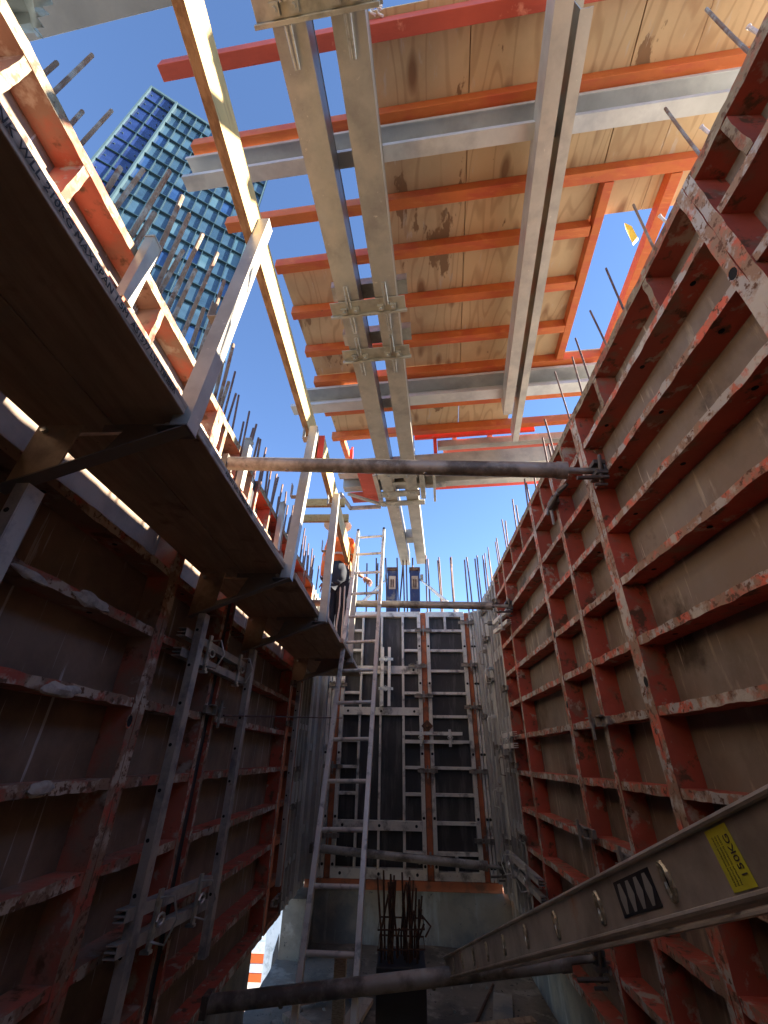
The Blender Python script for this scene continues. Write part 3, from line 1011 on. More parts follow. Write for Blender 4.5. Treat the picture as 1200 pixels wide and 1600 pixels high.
# short upright channel stubs between planks and wall
for (y, zt, lb) in ((1.0, 2.06, 'short bright channel stub clipped to the left top rail before the first guard post'),
                    (2.42, 2.05, 'galvanised channel stub clipped to the left wall before the second guard post'),
                    (3.42, 2.10, 'galvanised channel stub clipped to the left wall between second and third guard posts'),
                    (3.95, 2.05, 'thin channel stub clipped to the left wall just behind the third guard post')):
    x = -1.135
    b = MB()
    b.box((x, y, 1.62), (x + .004, y + .06, zt))
    b.box((x - .04, y, 1.62), (x - .0005, y + .004, zt))
    b.box((x - .04, y + .056, 1.62), (x - .0005, y + .06, zt))
    b.box((x - .042, y - .004, zt + .0005), (x + .006, y + .064, zt + .012))
    tag(b.build('channel_stub', 'galv'), lb, 'channel stub', 'short channel stubs behind the walkway planks')

# guard rail timbers standing on edge
def rail_timber(p0, p1, label, redend=False, h=.225, th=.045):
    t = thing('rail_timber', label, 'timber', tuple((Vector(p0) + Vector(p1)) / 2), 'long pale timbers used as guard rail')
    b = MB()
    p0, p1 = Vector(p0), Vector(p1)
    b.bar(p0, p1, th, h, (0, 0, 1))
    b.m[0] = b.m[0]
    n = len(b.f)
    # underside gets the rough laminated edge
    mats = []
    for f in b.f:
        a, c, d = (Vector(b.v[f[0]]), Vector(b.v[f[1]]), Vector(b.v[f[2]]))
        nn = (c - a).cross(d - c).normalized()
        mats.append(1 if abs(nn.z) > .8 else 0)
    b.m = mats
    b.build('board', ['timber', 'timber_e'], t, bevel=.002)
    if redend:
        d = (p1 - p0).normalized()
        b = MB()
        b.bar(p0 - d * .0005, p0 + d * .012, th + .003, h + .003, (0, 0, 1))
        b.build('painted_end', 'redlip', t)
    return t
rail_timber((-.735, -.35, 2.285), (-.735, 2.98, 2.285), 'long sunlit timber on edge running over the tops of the first guard posts')
rail_timber((-.665, 2.70, 2.20), (-.69, 5.35, 2.17), 'second rail timber with a red painted end, running past the worker', redend=True)
b = MB()
b.box((-1.15, 3.86, 2.33), (-.62, 3.90, 2.42))
tag(b.build('cross_batten', 'timber'), 'pale timber batten behind the rebar, upper of two', 'timber batten')
b = MB()
b.box((-1.15, 4.2, 2.33), (-.62, 4.24, 2.42))
tag(b.build('cross_batten', 'timber'), 'pale timber batten behind the rebar, lower of two', 'timber batten')

for k, (y, z, sx, sz, lb) in enumerate(((1.52, .505, .10, .026, 'whitish concrete lump stuck on the upper near rib of the left wall'),
                                      (1.53, .190, .09, .024, 'whitish concrete lump stuck on the second near rib of the left wall'),
                                      (1.60, -.10, .06, .022, 'pale concrete lump hanging on the third near rib of the left wall'),
                                      (1.22, .49, .08, .016, 'small pale crust of concrete at the left picture edge on the upper rib'))):
    b = MB()
    n1, n2 = 14, 8
    for i in range(n1 + 1):
        th = math.pi * i / n1
        for j in range(n2):
            ph = 2 * math.pi * j / n2
            d = Vector((.012 * math.sin(th) * math.cos(ph), sx * math.cos(th), sz * math.sin(th) * math.sin(ph)))
            f = 1 + .45 * noise.noise(Vector((d.x * 60, d.y * 22 + k * 5, d.z * 60)))
            b.v.append((XL + .003 + d.x * f, y + d.y * f, z + d.z * f - .004))
    for i in range(n1):
        for j in range(n2):
            j2 = (j + 1) % n2
            b.f.append((i * n2 + j, i * n2 + j2, (i + 1) * n2 + j2, (i + 1) * n2 + j))
            b.m.append(0)
    tag(b.build('concrete_lump', 'lump', smooth=True), lb, 'concrete lump')
b = MB()
b.tube([(-1.12, 2.86, .21), (-.73, 5.5, .394)], .006, 6)
tag(b.build('thin_rod', 'rebar_b', smooth=True), 'thin rod stretched from the left wall towards the ladder', 'rod')

# ------------------------------------------------------------------ ladders
def ladder_far():
    T = Vector((-.575, 4.818, 2.427))
    st = Vector((-.0039, -.1079, -.288))
    wv = Vector((.334, -.03, .007))
    t = thing('ladder', 'tall aluminium ladder climbing from the shaft floor to the walkway', 'ladder', tuple(T + st * 14.4))
    for s, nm in ((0, 'stile'), (1, 'stile')):
        b = MB()
        a = T + wv * s - st * .32
        c = T + wv * s + st * 14.4
        b.bar(a, c, .036, .062, (0, -1, .35))
        b.build(nm, 'alu', t, bevel=.003)
        b = MB()
        b.bar(a - st.normalized() * .03, a - st.normalized() * .0, .030, .066, (0, -1, .35))
        b.build('end_cap', 'dark', t)
    for k in range(15):
        b = MB()
        q = T + st * k
        b.tube([q + wv * .03, q + wv * .97], .0155, 10)
        b.build('rung', 'alu', t, smooth=True)
    return t
ladder_far()

def camp(px, py, c):
    """point seen at photo pixel (px,py), c metres along the lens axis - used only to read positions off the photograph"""
    return RIGHT * ((px - 600) / FPX * c) + UP * ((800 - py) / FPX * c) + FWD * c

def ladder_near():
    P = camp(1045, 1377, .70)
    d = (RIGHT * -40 + UP * -765 + FWD * 660).normalized()
    q1, q2 = camp(1200, 1394, 1), camp(800, 1495, 1)
    n = q1.cross(q2).normalized()
    al = -n.dot(P)
    n2 = (n - d * n.dot(d)).normalized()
    al = al / n.dot(n2)
    be = math.sqrt(max(0, .30 ** 2 - al * al))
    e = d.cross(n2)
    w1, w2 = n2 * al + e * be, n2 * al - e * be
    W = w1 if w1.dot(FWD) > w2.dot(FWD) else w2
    # web normal faces the camera : W is the rung direction, web is perpendicular to W
    Wn = W.normalized()
    hgt = d.cross(Wn).normalized()
    if hgt.z < 0:
        hgt = -hgt
    t = thing('ladder', 'grey aluminium ladder leaning low across the right corner with yellow 150KG sticker', 'ladder', tuple(P))
    a, c = P - d * 1.6, P + d * 2.75
    for s in (0, 1):
        b = MB()
        o = W * s
        if s == 0:
            b.bar(a + o, c + o, .003, .088, hgt)
        else:
            b.bar(a + o, c + o, .003, .048, hgt)
        hh = .044 if s == 0 else .024
        for g in (-1, 1):
            f0 = o + hgt * (g * (hh + .001)) + Wn * (.010 if s == 0 else -.010)
            b.bar(a + f0, c + f0, .028, .005, hgt)
            f1 = o + hgt * (g * (hh - .002)) - Wn * .0045
            b.tube([a + f1, c + f1], .0052, 8)
        b.build('stile', 'alu_d', t, smooth=False)
    for k in range(-5, 10):
        q = P + d * (.3 * k)
        b = MB()
        b.tube([q + Wn * .004, q + W * .97], .015, 10)
        b.build('rung', 'alu_d', t, smooth=True)
        b = MB()
        ring = []
        for j in range(16):
            an = 2 * math.pi * j / 16
            u_, v_ = .0135 * math.cos(an), .024 * math.sin(an)
            if math.cos(an) < 0:
                u_ *= .45
            ring.append(q - Wn * .004 + d * (-u_) + hgt * v_)
        rr = [.0042 + (.0012 if j % 2 else 0) for j in range(16)]
        b.tube(ring, rr, 6, closed=True)
        b.build('rung_collar', 'zincy', t)
        b = MB()
        b.prism([q - Wn * .0025 + d * (-(.011 * math.cos(x_) * (.45 if math.cos(x_) < 0 else 1))) + hgt * (.021 * math.sin(x_)) for x_ in [2 * math.pi * j / 16 for j in range(16)]], -Wn * .0006)
        b.build('painted_rung_hole', 'black', t)  # flat black plate paints the shade inside the hollow rung end
    # slashed warning decal between two rungs
    dx = -d
    b = MB()
    def onweb(u, v, lift=.0024):
        return P + d * u + hgt * v - Wn * lift
    b.prism([onweb(.045, -.026), onweb(.045, .026), onweb(.20, .026), onweb(.20, -.026)], -Wn * .0004)
    dec = b.build('decal', 'dark', t)
    for j in range(4):
        b = MB()
        u0 = .058 + j * .036
        b.prism([onweb(u0 + .008, -.022, .0032), onweb(u0 - .004, .0, .0032), onweb(u0 + .004, .021, .0032), onweb(u0 + .016, .021, .0032), onweb(u0 + .022, .0, .0032), onweb(u0 + .018, -.022, .0032)], -Wn * .0003)
        b.build('decal_slash', 'greyslash', dec)
    b = MB()
    s0, s1 = -.153, -.205
    b.prism([onweb(s0, -.034), onweb(s0, .034), onweb(s1, .034), onweb(s1, -.034)], -Wn * .0005)
    stk = b.build('sticker', 'sticker', t)
    # lettering reads along the width of the stile
    text_mesh('lettering', '150KG', .0165, onweb(s1 + .006, -.024, .0034), hgt, -d if (hgt.cross(-d)).dot(-Wn) > 0 else d, 'ink', stk, ext=.0002)
    for j in range(3):
        text_mesh('small_print', 'MAXIMUM WORKING LOAD', .0042, onweb(s1 + .025 + j * .007, -.029, .0034), hgt, -d if (hgt.cross(-d)).dot(-Wn) > 0 else d, 'ink', stk, ext=.0001)
M['zincy'] = mat('brassy_collar', (0.55, 0.50, 0.36), 0.35, .7, [((0.3, 0.24, 0.15), 30, .56, .06)])
M['greyslash'] = mat('grey_slash', (0.36, 0.36, 0.33), 0.6)
ladder_near()

# ------------------------------------------------------------------ platform overhead (turned 5 degrees to the shaft)
CA, SA = math.cos(R(5)), math.sin(R(5))
def fr(u, v, z):
    return (u * CA + v * SA, -u * SA + v * CA, z)
plat = thing('overhead_platform', 'timber and steel platform hanging over the shaft, orange joists under pale plywood', 'platform', fr(.2, 2.0, 3.0))
def pbox(nm, mk, u0, u1, v0, v1, z0, z1, bevel=.003, parent=None, faces=None):
    b = MB()
    b.box((u0, v0, z0), (u1, v1, z1), fr=fr, faces=faces)
    return b.build(nm, mk, parent or plat, bevel=bevel)
ZJ = 3.42
JV = [(.70, -1.45, 1.95, 'pinkred'), (1.07, -1.45, 1.96, 'orange'), (1.54, -1.44, 1.95, 'orange'), (1.89, -1.18, 1.26, 'orange'),
      (2.31, -1.18, 1.26, 'orange'), (2.73, -1.18, 1.27, 'orange'), (3.12, -1.20, 2.4, 'orange'), (3.57, -1.20, 2.3, 'orange'), (4.02, -1.22, 2.2, 'orange')]
for v, u0, u1, mk in JV:
    pbox('joist', mk, u0, u1, v - .072, v, ZJ, ZJ + .098)
# small painted tail ends
# plywood sheets
rs = random.Random(5)
for (u0, u1, v0, v1) in ((-1.17, -.585, 1.93, 3.045), (-1.17, -.585, 3.05, 4.02),
                         (-.235, .34, .60, 1.835), (-.235, .34, 1.84, 3.045), (-.235, .34, 3.05, 3.98),
                         (.345, .93, .60, 1.835), (.345, .93, 1.84, 3.045), (.345, .93, 3.05, 3.98),
                         (.935, 1.27, .60, 1.835), (.935, 1.30, 1.84, 3.045), (.935, 1.95, 3.05, 3.62),
                         (1.275, 1.62, .60, 1.80), (1.625, 2.0, .60, 1.80)):
    pbox('plywood_sheet', 'ply', u0, u1 - .001, v0, v1 - .001, ZJ + .10 + rs.uniform(0, .003), ZJ + .118, 0)
# strips added over the sheet joints to block leaking sky light
for u in (.3425, .9325, 1.2725):
    pbox('added_joint_seal', 'plank', u - .03, u + .03, .62, 3.6, ZJ + .1185, ZJ + .13, 0)
# trimmers
pbox('trimmer', 'orange', 1.272, 1.335, 1.545, 3.045, ZJ + .001, ZJ + .097)
pbox('trimmer', 'orange', 1.70, 1.775, 1.545, 3.045, ZJ + .001, ZJ + .097)
pbox('trimmer', 'pinkred', -.60, -.578, 1.895, 3.045, ZJ + .05, ZJ + .099)
pbox('trimmer', 'orange', -1.13, -1.07, 4.025, 4.5, ZJ - .02, ZJ + .07)
pbox('end_fascia', 'redlip', -.2, 1.24, 4.06, 4.09, ZJ - .02, ZJ + .11)
for u in (.27, .70):
    pbox('spacer_block', 'pinkred', u, u + .05, 4.095, 4.42, ZJ, ZJ + .09)
# walers: double channel
def dchan(nm, u0, u1, v0, v1, z0, z1, mk='galv'):
    b = MB()
    vm = v0 + (v1 - v0) * .30
    b.box((u0, vm, z0), (u1, v1, z0 + .007), fr=fr)
    b.box((u0, v0, z1 - .007), (u1, v1, z1), fr=fr)
    b.box((u0, v1 - .007, z0 + .0072), (u1, v1, z1 - .0072), fr=fr)
    b.box((u0, vm, z0 + .0072), (u1, vm + .006, z0 + .035), fr=fr)
    b.box((u0, v0, z1 - .03), (u1, v0 + .006, z1 - .0072), fr=fr)
    return b.build(nm, mk, plat)
dchan('waler', -1.50, 1.9, 1.045, 1.165, 3.20, 3.40, 'galv_w')
dchan('waler', -1.46, 2.0, 3.10, 3.29, 3.21, 3.40, 'galv_w')

# main beams: deep boxes with folded lips
def beam(nm, u0, u1, v0, v1, z0, z1, mk='galv', parent=None):
    b = MB()
    b.box((u0, v0, z0), (u1, v1, z0 + .008), fr=fr)
    b.box((u0 + .004, v0, z0 + .0082), (u0 + .012, v1, z1 - .0082), fr=fr)
    b.box((u1 - .012, v0, z0 + .0082), (u1 - .004, v1, z1 - .0082), fr=fr)
    b.box((u0, v0, z1 - .008), (u1, v1, z1), fr=fr)
    return b.build(nm, mk, parent or plat)
beam('main_beam', -.635, -.475, -.2, 6.93, 2.95, 3.19)
beam('main_beam', -.355, -.195, -.2, 6.90, 2.95, 3.19)
pbox('beam_spacer', 'galv', -.470, -.360, 5.95, 6.15, 3.0, 3.15)
def obl(nm, a, c, wd, h, mk='galv'):
    b = MB()
    b.bar(fr(*a), fr(*c), wd, h, (0, 0, 1))
    return b.build(nm, mk, plat, bevel=.002)
def obl_chan(a, c, wd, h):
    a, c = Vector(fr(*a)), Vector(fr(*c))
    d = (c - a).normalized()
    sx = d.cross(Vector((0, 0, 1))).normalized()
    b = MB()
    z = Vector((0, 0, h / 2))
    b.bar(a - z, c - z, wd, .006)
    b.bar(a + z, c + z, wd, .006)
    b.bar(a - sx * (wd / 2 - .003), c - sx * (wd / 2 - .003), .005, h - .0065)
    return b.build('hanger_beam', 'galv', plat)
obl_chan((.705, -.3, 3.165), (.799, 3.385, 3.165), .088, .19)
obl_chan((.840, .642, 3.175), (.940, 3.85, 3.175), .062, .19)
# clamp plates with long U bolts
def plate(v):
    z = 2.94
    b = MB()
    b.box((-.70, v - .10, z - .006), (-.135, v, z), fr=fr)
    b.box((-.71, v + .0005, z - .03), (-.125, v + .018, z), fr=fr)
    p = b.build('clamp_plate', 'zincp', plat, bevel=.002)
    for u in (-.555, -.275):
        for s in (-1, 1):
            b = MB()
            b.box((u + s * .045 - .022, v - .055, z - .03), (u + s * .045 + .022, v - .012, z - .007), fr=fr)
            b.tube([fr(u + s * .045, v - .035, z - .05), fr(u + s * .045, v - .035, z - .028)], .011, 6)
            b.build('nut_block', 'zincp', p)
        b = MB()
        for s in (-1, 1):
            b.tube([fr(u + s * .012, v - .05, z - .02), fr(u + s * .006, v - .22, z - .012)], .007, 6)
            b.tube([fr(u + s * .012, v + .02, z - .02), fr(u + s * .008, v + .17, z - .012)], .007, 6)
        b.build('u_bolt', 'zinc', p, smooth=True)
    b = MB()
    b.box((-.72, v - .06, 3.20), (-.12, v + .06, 3.212), fr=fr)
    b.box((-.72, v - .06, 3.2125), (-.12, v - .05, 3.28), fr=fr)
    b.build('upper_plate', 'zincp', p)
M['zincp'] = mat('zinc_plate', (0.50, 0.48, 0.40), 0.4, .6, [((0.36, 0.34, 0.28), 9, .55, .08)], .15, 40)
for v in (.47, 1.98, 2.41):
    plate(v)
# cross beam assembly at the far edge
pbox('cross_beam', 'galv', -1.15, 2.3, 4.12, 4.24, 2.99, 3.20)
pbox('cross_beam', 'galv', -1.15, 2.3, 4.42, 4.54, 2.99, 3.20)
pbox('cross_web', 'galv_d', -1.15, 2.3, 4.245, 4.415, 3.10, 3.12)
pbox('red_lip', 'redlip', .02, 2.3, 4.545, 4.62, 3.00, 3.09)
pbox('far_channel', 'galv', .08, 2.3, 4.12, 4.20, 3.30, 3.40)
pbox('far_red_panel', 'pinkred', .15, 2.3, 4.22, 4.36, 3.36, 3.38)
# cluster of clamp plates around the crossing
for (u0, u1, v0, v1, z0, z1, mk) in ((-.66, -.17, 4.10, 4.20, 2.925, 2.945, 'zincp'), (-.66, -.17, 4.50, 4.62, 2.925, 2.945, 'zincp'),
                                     (-.635, -.50, 4.205, 4.495, 2.93, 2.944, 'zincp'), (-.33, -.20, 4.205, 4.495, 2.93, 2.944, 'zincp'),
                                     (-.495, -.335, 4.30, 4.36, 2.93, 2.944, 'zincp'), (-.90, -.70, 4.10, 4.60, 2.95, 2.985, 'pinkred'),
                                     (-.72, -.67, 4.12, 4.78, 2.93, 2.985, 'galv_d'), (-.16, -.10, 4.08, 4.66, 2.90, 2.985, 'zincp'),
                                     (-.70, -.12, 4.74, 4.84, 2.92, 2.945, 'zincp'), (.0, .03, 4.0, 4.75, 2.90, 2.98, 'zincp'),
                                     (-.09, .16, 4.16, 4.24, 2.955, 2.985, 'galv_d'), (-.09, .16, 4.42, 4.50, 2.955, 2.985, 'galv_d')):
    pbox('crossing_plate', mk, u0, u1, v0, v1, z0, z1, .002)
b = MB()
rnd = random.Random(4)
for k in range(26):
    u = rnd.choice([-.64, -.58, -.52, -.31, -.25, -.19, -.12]) + rnd.uniform(-.01, .01)
    v = rnd.choice([4.13, 4.17, 4.53, 4.59, 4.78, 4.81])
    b.tube([fr(u, v, 2.925), fr(u, v, 2.905)], .010, 6)
for k in range(8):
    b.tube([fr(-.475 + rnd.choice([0, .03]) - .035, 4.95 + k * .12, 2.949), fr(-.475 - .03, 4.95 + k * .12, 2.946)], .010, 6)
tag(b.build('bolt_heads', 'zinc', plat), kind='stuff')
# end box with brace, left
b = MB()
b.bar(fr(-1.2, 4.50, 2.95), fr(-1.14, 4.88, 2.95), .03, .05)
b.bar(fr(-1.15, 4.88, 2.95), fr(-.72, 4.88, 2.95), .03, .05)
b.build('end_frame', 'galv_d', plat)
b = MB()
b.bar(fr(-1.10, 4.50, 2.94), fr(-.66, 4.84, 2.94), .035, .03)
b.build('brace', 'galv', plat)
b = MB()
b.box((-1.10, 4.62, 3.02), (-.74, 4.86, 3.04), fr=fr)
b.build('back_plate', 'pinkred', plat)
for (u, v) in ((-1.02, 4.22), (.05, 4.10)):
    b = MB()
    b.bar(fr(u, v, 3.2), fr(u, v, 3.42), .04, .04, (0, 1, 0))
    b.bar(fr(u, v, 3.42), fr(u + .01, v, 3.47), .02, .02, (0, 1, 0))
    b.build('upright_pin', 'redlip', plat)
# rope lashings hanging off the near red edge
b = MB()
for (u, v) in ((-.19, .60), (-.165, .58), (-.15, .61)):
    pts = [fr(u + .012 * math.sin(k * 1.1), v - .03 + .006 * k, 3.50 + .012 * math.cos(k * 1.7)) for k in range(9)]
    b.tube(pts, .006, 5)
b.build('rope_knot', 'hatw', plat)

# grey slab / soffit at the top left corner and plastic sheet
b = MB()
b.prism([fr(-1.245, .43, 3.4), fr(-2.9, .47, 3.4), fr(-2.9, -.9, 3.4), fr(-1.0, -.9, 3.4), fr(-1.0, .43, 3.4)], (0, 0, .12))
tag(b.build('grey_deck', 'slabgrey', bevel=.004), 'grey soffit of a deck jutting over the top left corner', 'deck')
b = MB()
nn = 16
for i in range(nn + 1):
    for j in range(nn + 1):
        u, v = i / nn, j / nn
        p = Vector((-1.62 + .5 * u, .02 + .42 * v, 2.45))
        f = Vector((u * 5, v * 5, 1.3))
        p.z += .10 * noise.noise(f) + .04 * noise.noise(f * 2.4)
        p.x += .05 * noise.noise(f * 1.3 + Vector((4, 0, 0)))
        b.v.append(tuple(p))
for i in range(nn):
    for j in range(nn):
        a = i * (nn + 1) + j
        if (i + j) < nn * 1.35:
            b.f.append((a, a + 1, a + nn + 2, a + nn + 1))
            b.m.append(0)
ps = b.build('plastic_sheet', 'plastic', smooth=True)
md = ps.modifiers.new('t', 'SOLIDIFY')
md.thickness = .003
tag(ps, 'crumpled grey green plastic sheet in the top left corner above the wall', 'plastic sheet')

# ------------------------------------------------------------------ rebar
def rebar(p0, p1, r, label, group, near=False, mk='rebar'):
    p0, p1 = Vector(p0), Vector(p1)
    b = MB()
    L_ = (p1 - p0).length
    bow = Vector((random.uniform(-.02, .02), random.uniform(-.02, .02), 0))
    if near:
        n = int(L_ / .007)
        pts = [p0.lerp(p1, i / n) + bow * math.sin(math.pi * i / n) for i in range(n + 1)]
        rs = [r * (1.13 if i % 2 else .93) for i in range(n + 1)]
        b.tube(pts, rs, 7)
    else:
        pts = [p0.lerp(p1, i / 6) + bow * math.sin(math.pi * i / 6) for i in range(7)]
        b.tube(pts, r, 7)
    o = b.build('rebar', mk, smooth=True)
    return tag(o, label, 'rebar', group)
rnd = random.Random(7)
ORD = ['first', 'second', 'third', 'fourth', 'fifth', 'sixth', 'seventh', 'eighth', 'ninth', 'tenth', 'eleventh', 'twelfth', 'thirteenth',
       'fourteenth', 'fifteenth', 'sixteenth', 'seventeenth', 'eighteenth', 'nineteenth', 'twentieth', 'twenty-first', 'twenty-second',
       'twenty-third', 'twenty-fourth', 'twenty-fifth', 'twenty-sixth', 'twenty-seventh', 'twenty-eighth', 'twenty-ninth', 'thirtieth',
       'thirty-first', 'thirty-second', 'thirty-third', 'thirty-fourth', 'thirty-fifth', 'thirty-sixth', 'thirty-seventh', 'thirty-eighth',
       'thirty-ninth', 'fortieth']
LBARS = [(.53, 2.49), (.578, 2.79), (.68, 2.49), (.756, 2.77), (.93, 2.60), (1.03, 2.82), (1.136, 3.12), (1.20, 2.72), (1.28, 3.14), (1.40, 3.15),
         (1.47, 2.82), (1.56, 3.22), (1.65, 2.92), (1.77, 3.38), (1.85, 2.80), (1.95, 3.30), (2.04, 2.85), (2.14, 3.22), (2.24, 2.75), (2.33, 3.02),
         (2.42, 2.66)]
for i, (y, z1) in enumerate(LBARS):
    far = i % 2
    rebar((-1.42, y, 1.2), (-1.42 + rnd.uniform(-.012, .012), y + rnd.uniform(-.01, .01), z1), .0085 if y < .8 else (.0115 if y < 1.1 else .0135),
          'thick ribbed bar behind the left wall, %s from the top left' % ORD[i],
          'thick bars against the tower', True, 'rebar')
y = 2.53
i = 0
while y < 6.6:
    for k in (0, 1):
        x = (-1.40, -1.50)[k]
        yy = y + (.07 if k else 0) + rnd.uniform(-.03, .03)
        z1 = (2.62, 2.90)[k] + rnd.uniform(-.08, .1)
        if i < 40:
            rebar((x, yy, 1.2), (x + rnd.uniform(-.02, .02), yy + rnd.uniform(-.03, .03), z1), .0095 if y < 3 else .0115,
                  'thin dark bar behind the left wall, %s beyond the thick ribbed bars' % ORD[i],
                  'thin bars near the worker', False, 'rebar_b')
        i += 1
    y += .215
RB = 'thin steel bar sticking up behind the right formwork wall'
for n_, (y, z, x) in enumerate(((.30, 2.15, 1.35), (.556, 2.877, 1.35), (.60, 2.2, 1.4), (.864, 2.843, 1.35), (.93, 2.25, 1.42), (1.286, 2.80, 1.35), (1.30, 2.3, 1.45), (1.629, 2.788, 1.35),
                (1.70, 2.35, 1.45), (1.911, 2.77, 1.35), (2.0, 2.35, 1.45), (2.213, 2.804, 1.35), (2.33, 2.78, 1.35), (2.611, 2.931, 1.35), (2.75, 2.4, 1.45),
                (3.056, 2.772, 1.35), (3.12, 2.5, 1.35), (3.35, 2.8, 1.4), (3.7, 2.75, 1.4), (3.85, 2.6, 1.35), (4.1, 2.8, 1.4), (4.35, 2.6, 1.35), (4.6, 2.85, 1.4), (4.9, 2.7, 1.35),
                (5.2, 2.9, 1.4), (5.5, 2.75, 1.35), (5.8, 2.85, 1.4), (6.1, 2.9, 1.35), (6.4, 2.9, 1.4), (6.6, 3.0, 1.38))):
    rebar((x, y, 1.3), (x + rnd.uniform(-.015, .015), y + rnd.uniform(-.03, .03), z), .0068 if y < 3 else .009, 'thin bar behind the right wall, %s from the near corner' % ORD[n_], 'bars behind the right wall', y < 1.2, 'rebar' if y < 1.5 else 'rebar_b')
EB = 'thin dark steel bar standing behind the top of the end wall'
for n_, (x, z) in enumerate(((-.80, 2.6), (-.62, 2.9), (-.46, 3.0), (-.43, 2.9), (-.30, 3.0), (-.10, 3.0), (.0, 3.05), (.06, 3.0), (.17, 3.0), (.40, 3.05), (.43, 2.98), (.60, 2.95), (.625, 3.01), (.82, 3.0), (.835, 3.02), (1.06, 2.96), (1.10, 3.01),
             (1.24, 2.98), (1.28, 3.04), (1.38, 3.04), (1.41, 2.9), (1.48, 3.0))):
    rebar((x + .02, 6.78, 1.3), (x, 6.75, z), .0125, 'thin dark bar behind the end wall, %s from the left' % ORD[n_], 'bars behind the end wall', False, 'rebar_b')
rebar((-.14, 6.8, 1.3), (.02, 6.8, 3.1), .013, 'steel bar leaning behind the end wall between the blue jacks', 'leaning bar', False, 'rebar_b')
# yellow flag on a bar
b = MB()
b.prism([(1.30, 1.33, 2.70), (1.27, 1.31, 2.60), (1.295, 1.34, 2.50), (1.34, 1.34, 2.56), (1.33, 1.33, 2.66)], (.01, .012, .0))
tag(b.build('flag_tape', 'yellow'), 'scrap of yellow tape tied to a bar above the right wall', 'tape')
# wing nut bars poking above the top rail of the right wall
for y, z, x in ((.45, 2.03, 1.13), (.70, 2.03, 1.13), (1.0, 2.03, 1.13)):
    b = MB()
    b.tube([(x + .03, y, 1.98), (x - .0, y - .01, z + .02)], .006, 8)
    b.tube([(x + .0, y - .01, z + .02), (x - .003, y - .012, z + .026)], .0075, 8)
    tag(b.build('tie_pin', 'galv_old'), 'short pale pin with a round head on the right top rail, ' + {.45: 'nearest', .70: 'middle', 1.0: 'farthest'}[y] + ' of three', 'pin', 'pins on the right top rail')

# ------------------------------------------------------------------ jacks with braces behind the end wall
for x0, lb in ((-.265, 'flaking blue steel post with slotted head, left of the pair behind the end wall'),
               (.115, 'flaking blue steel post with slotted head, right of the pair behind the end wall')):
    t = thing('blue_post', lb, 'steel post', (x0 + .08, 6.8, 1.5), 'pair of blue steel posts')
    b = MB()
    b.prism([(x0, 6.74, 1.5), (x0 + .155, 6.74, 1.5), (x0 + .17, 6.74, 2.76), (x0, 6.74, 2.76)], (0, .12, 0))
    b.build('body', 'blue', t, bevel=.004)
    b = MB()
    b.box((x0 - .008, 6.73, 2.762), (x0 + .178, 6.87, 2.82))
    b.build('cap', 'rust', t)
    b = MB()
    b.box((x0 + .03, 6.734, 2.43), (x0 + .14, 6.739, 2.66))
    b.build('flaked_patch', 'gusset', t)
    b = MB()
    for q in (.055, .09):
        b.box((x0 + q, 6.729, 2.46), (x0 + q + .022, 6.7335, 2.60))
    b.build('slot', 'rust', t)
    b = MB()
    sx = -1 if x0 < 0 else 1
    xa = x0 + .085 + sx * .095
    b.box((xa - .03 if sx < 0 else xa, 6.76, 2.60), (xa if sx < 0 else xa + .05, 6.82, 2.70))
    b.build('lug', 'conc', t)
for p0, p1, lb in (((.285, 6.78, 2.62), (.86, 6.6, 2.02), 'pale diagonal brace from the right blue post down to the end wall'),
                   ((-.275, 6.78, 2.62), (-.72, 6.6, 2.10), 'pale diagonal brace from the left blue post, seen through the ladder')):
    t = thing('diagonal_brace', lb, 'brace', p0, 'braces of the blue posts')
    p0, p1 = Vector(p0), Vector(p1)
    b = MB()
    b.tube([p0, p0.lerp(p1, .3)], .016, 8)
    b.build('rod', 'zinc', t, smooth=True)
    b = MB()
    b.tube([p0.lerp(p1, .26), p1], .027, 10)
    b.build('sleeve', 'alu', t, smooth=True)

# ------------------------------------------------------------------ starter bars and column on the shaft floor
t = thing('column_box', 'black box column standing on the shaft floor below the rusty starter bars', 'column', (-.03, 3.7, ZF))
b = MB()
b.box((-.18, 3.55, ZF), (.118, 3.86, -1.085))
b.build('casing', 'dark', t, bevel=.006)
rnd = random.Random(3)
for k in range(34):
    x = -.165 + .27 * rnd.random()
    y = 3.6 + .22 * rnd.random()
    zt = -1.085 + .12 + .30 * rnd.random() ** .8
    if x < -.12:
        zt += .06
    b = MB()
    p = [(x, y, -1.30), (x + rnd.uniform(-.01, .01), y, -1.0), (x + rnd.uniform(-.05, .045), y + rnd.uniform(-.03, .03), zt)]
    b.tube(p, .007, 6)
    o = b.build('starter_bar', 'rust', smooth=True)
    tag(o, 'rusty bent starter bar rising from the black column casing', 'starter bar', 'rusty starter bars in the black column')
b = MB()
for z in (-1.02, -.93):
    b.tube([(-.175, 3.58, z), (.115, 3.58, z + .01), (.115, 3.83, z), (-.175, 3.83, z)], .005, 5, closed=True)
b.tube([(.10, 3.6, -.86), (.155, 3.6, -.91), (.12, 3.6, -.96)], .006, 5)
tag(b.build('tie_wire_loops', 'rust'), 'rusty link loops round the starter bars', 'stirrups')

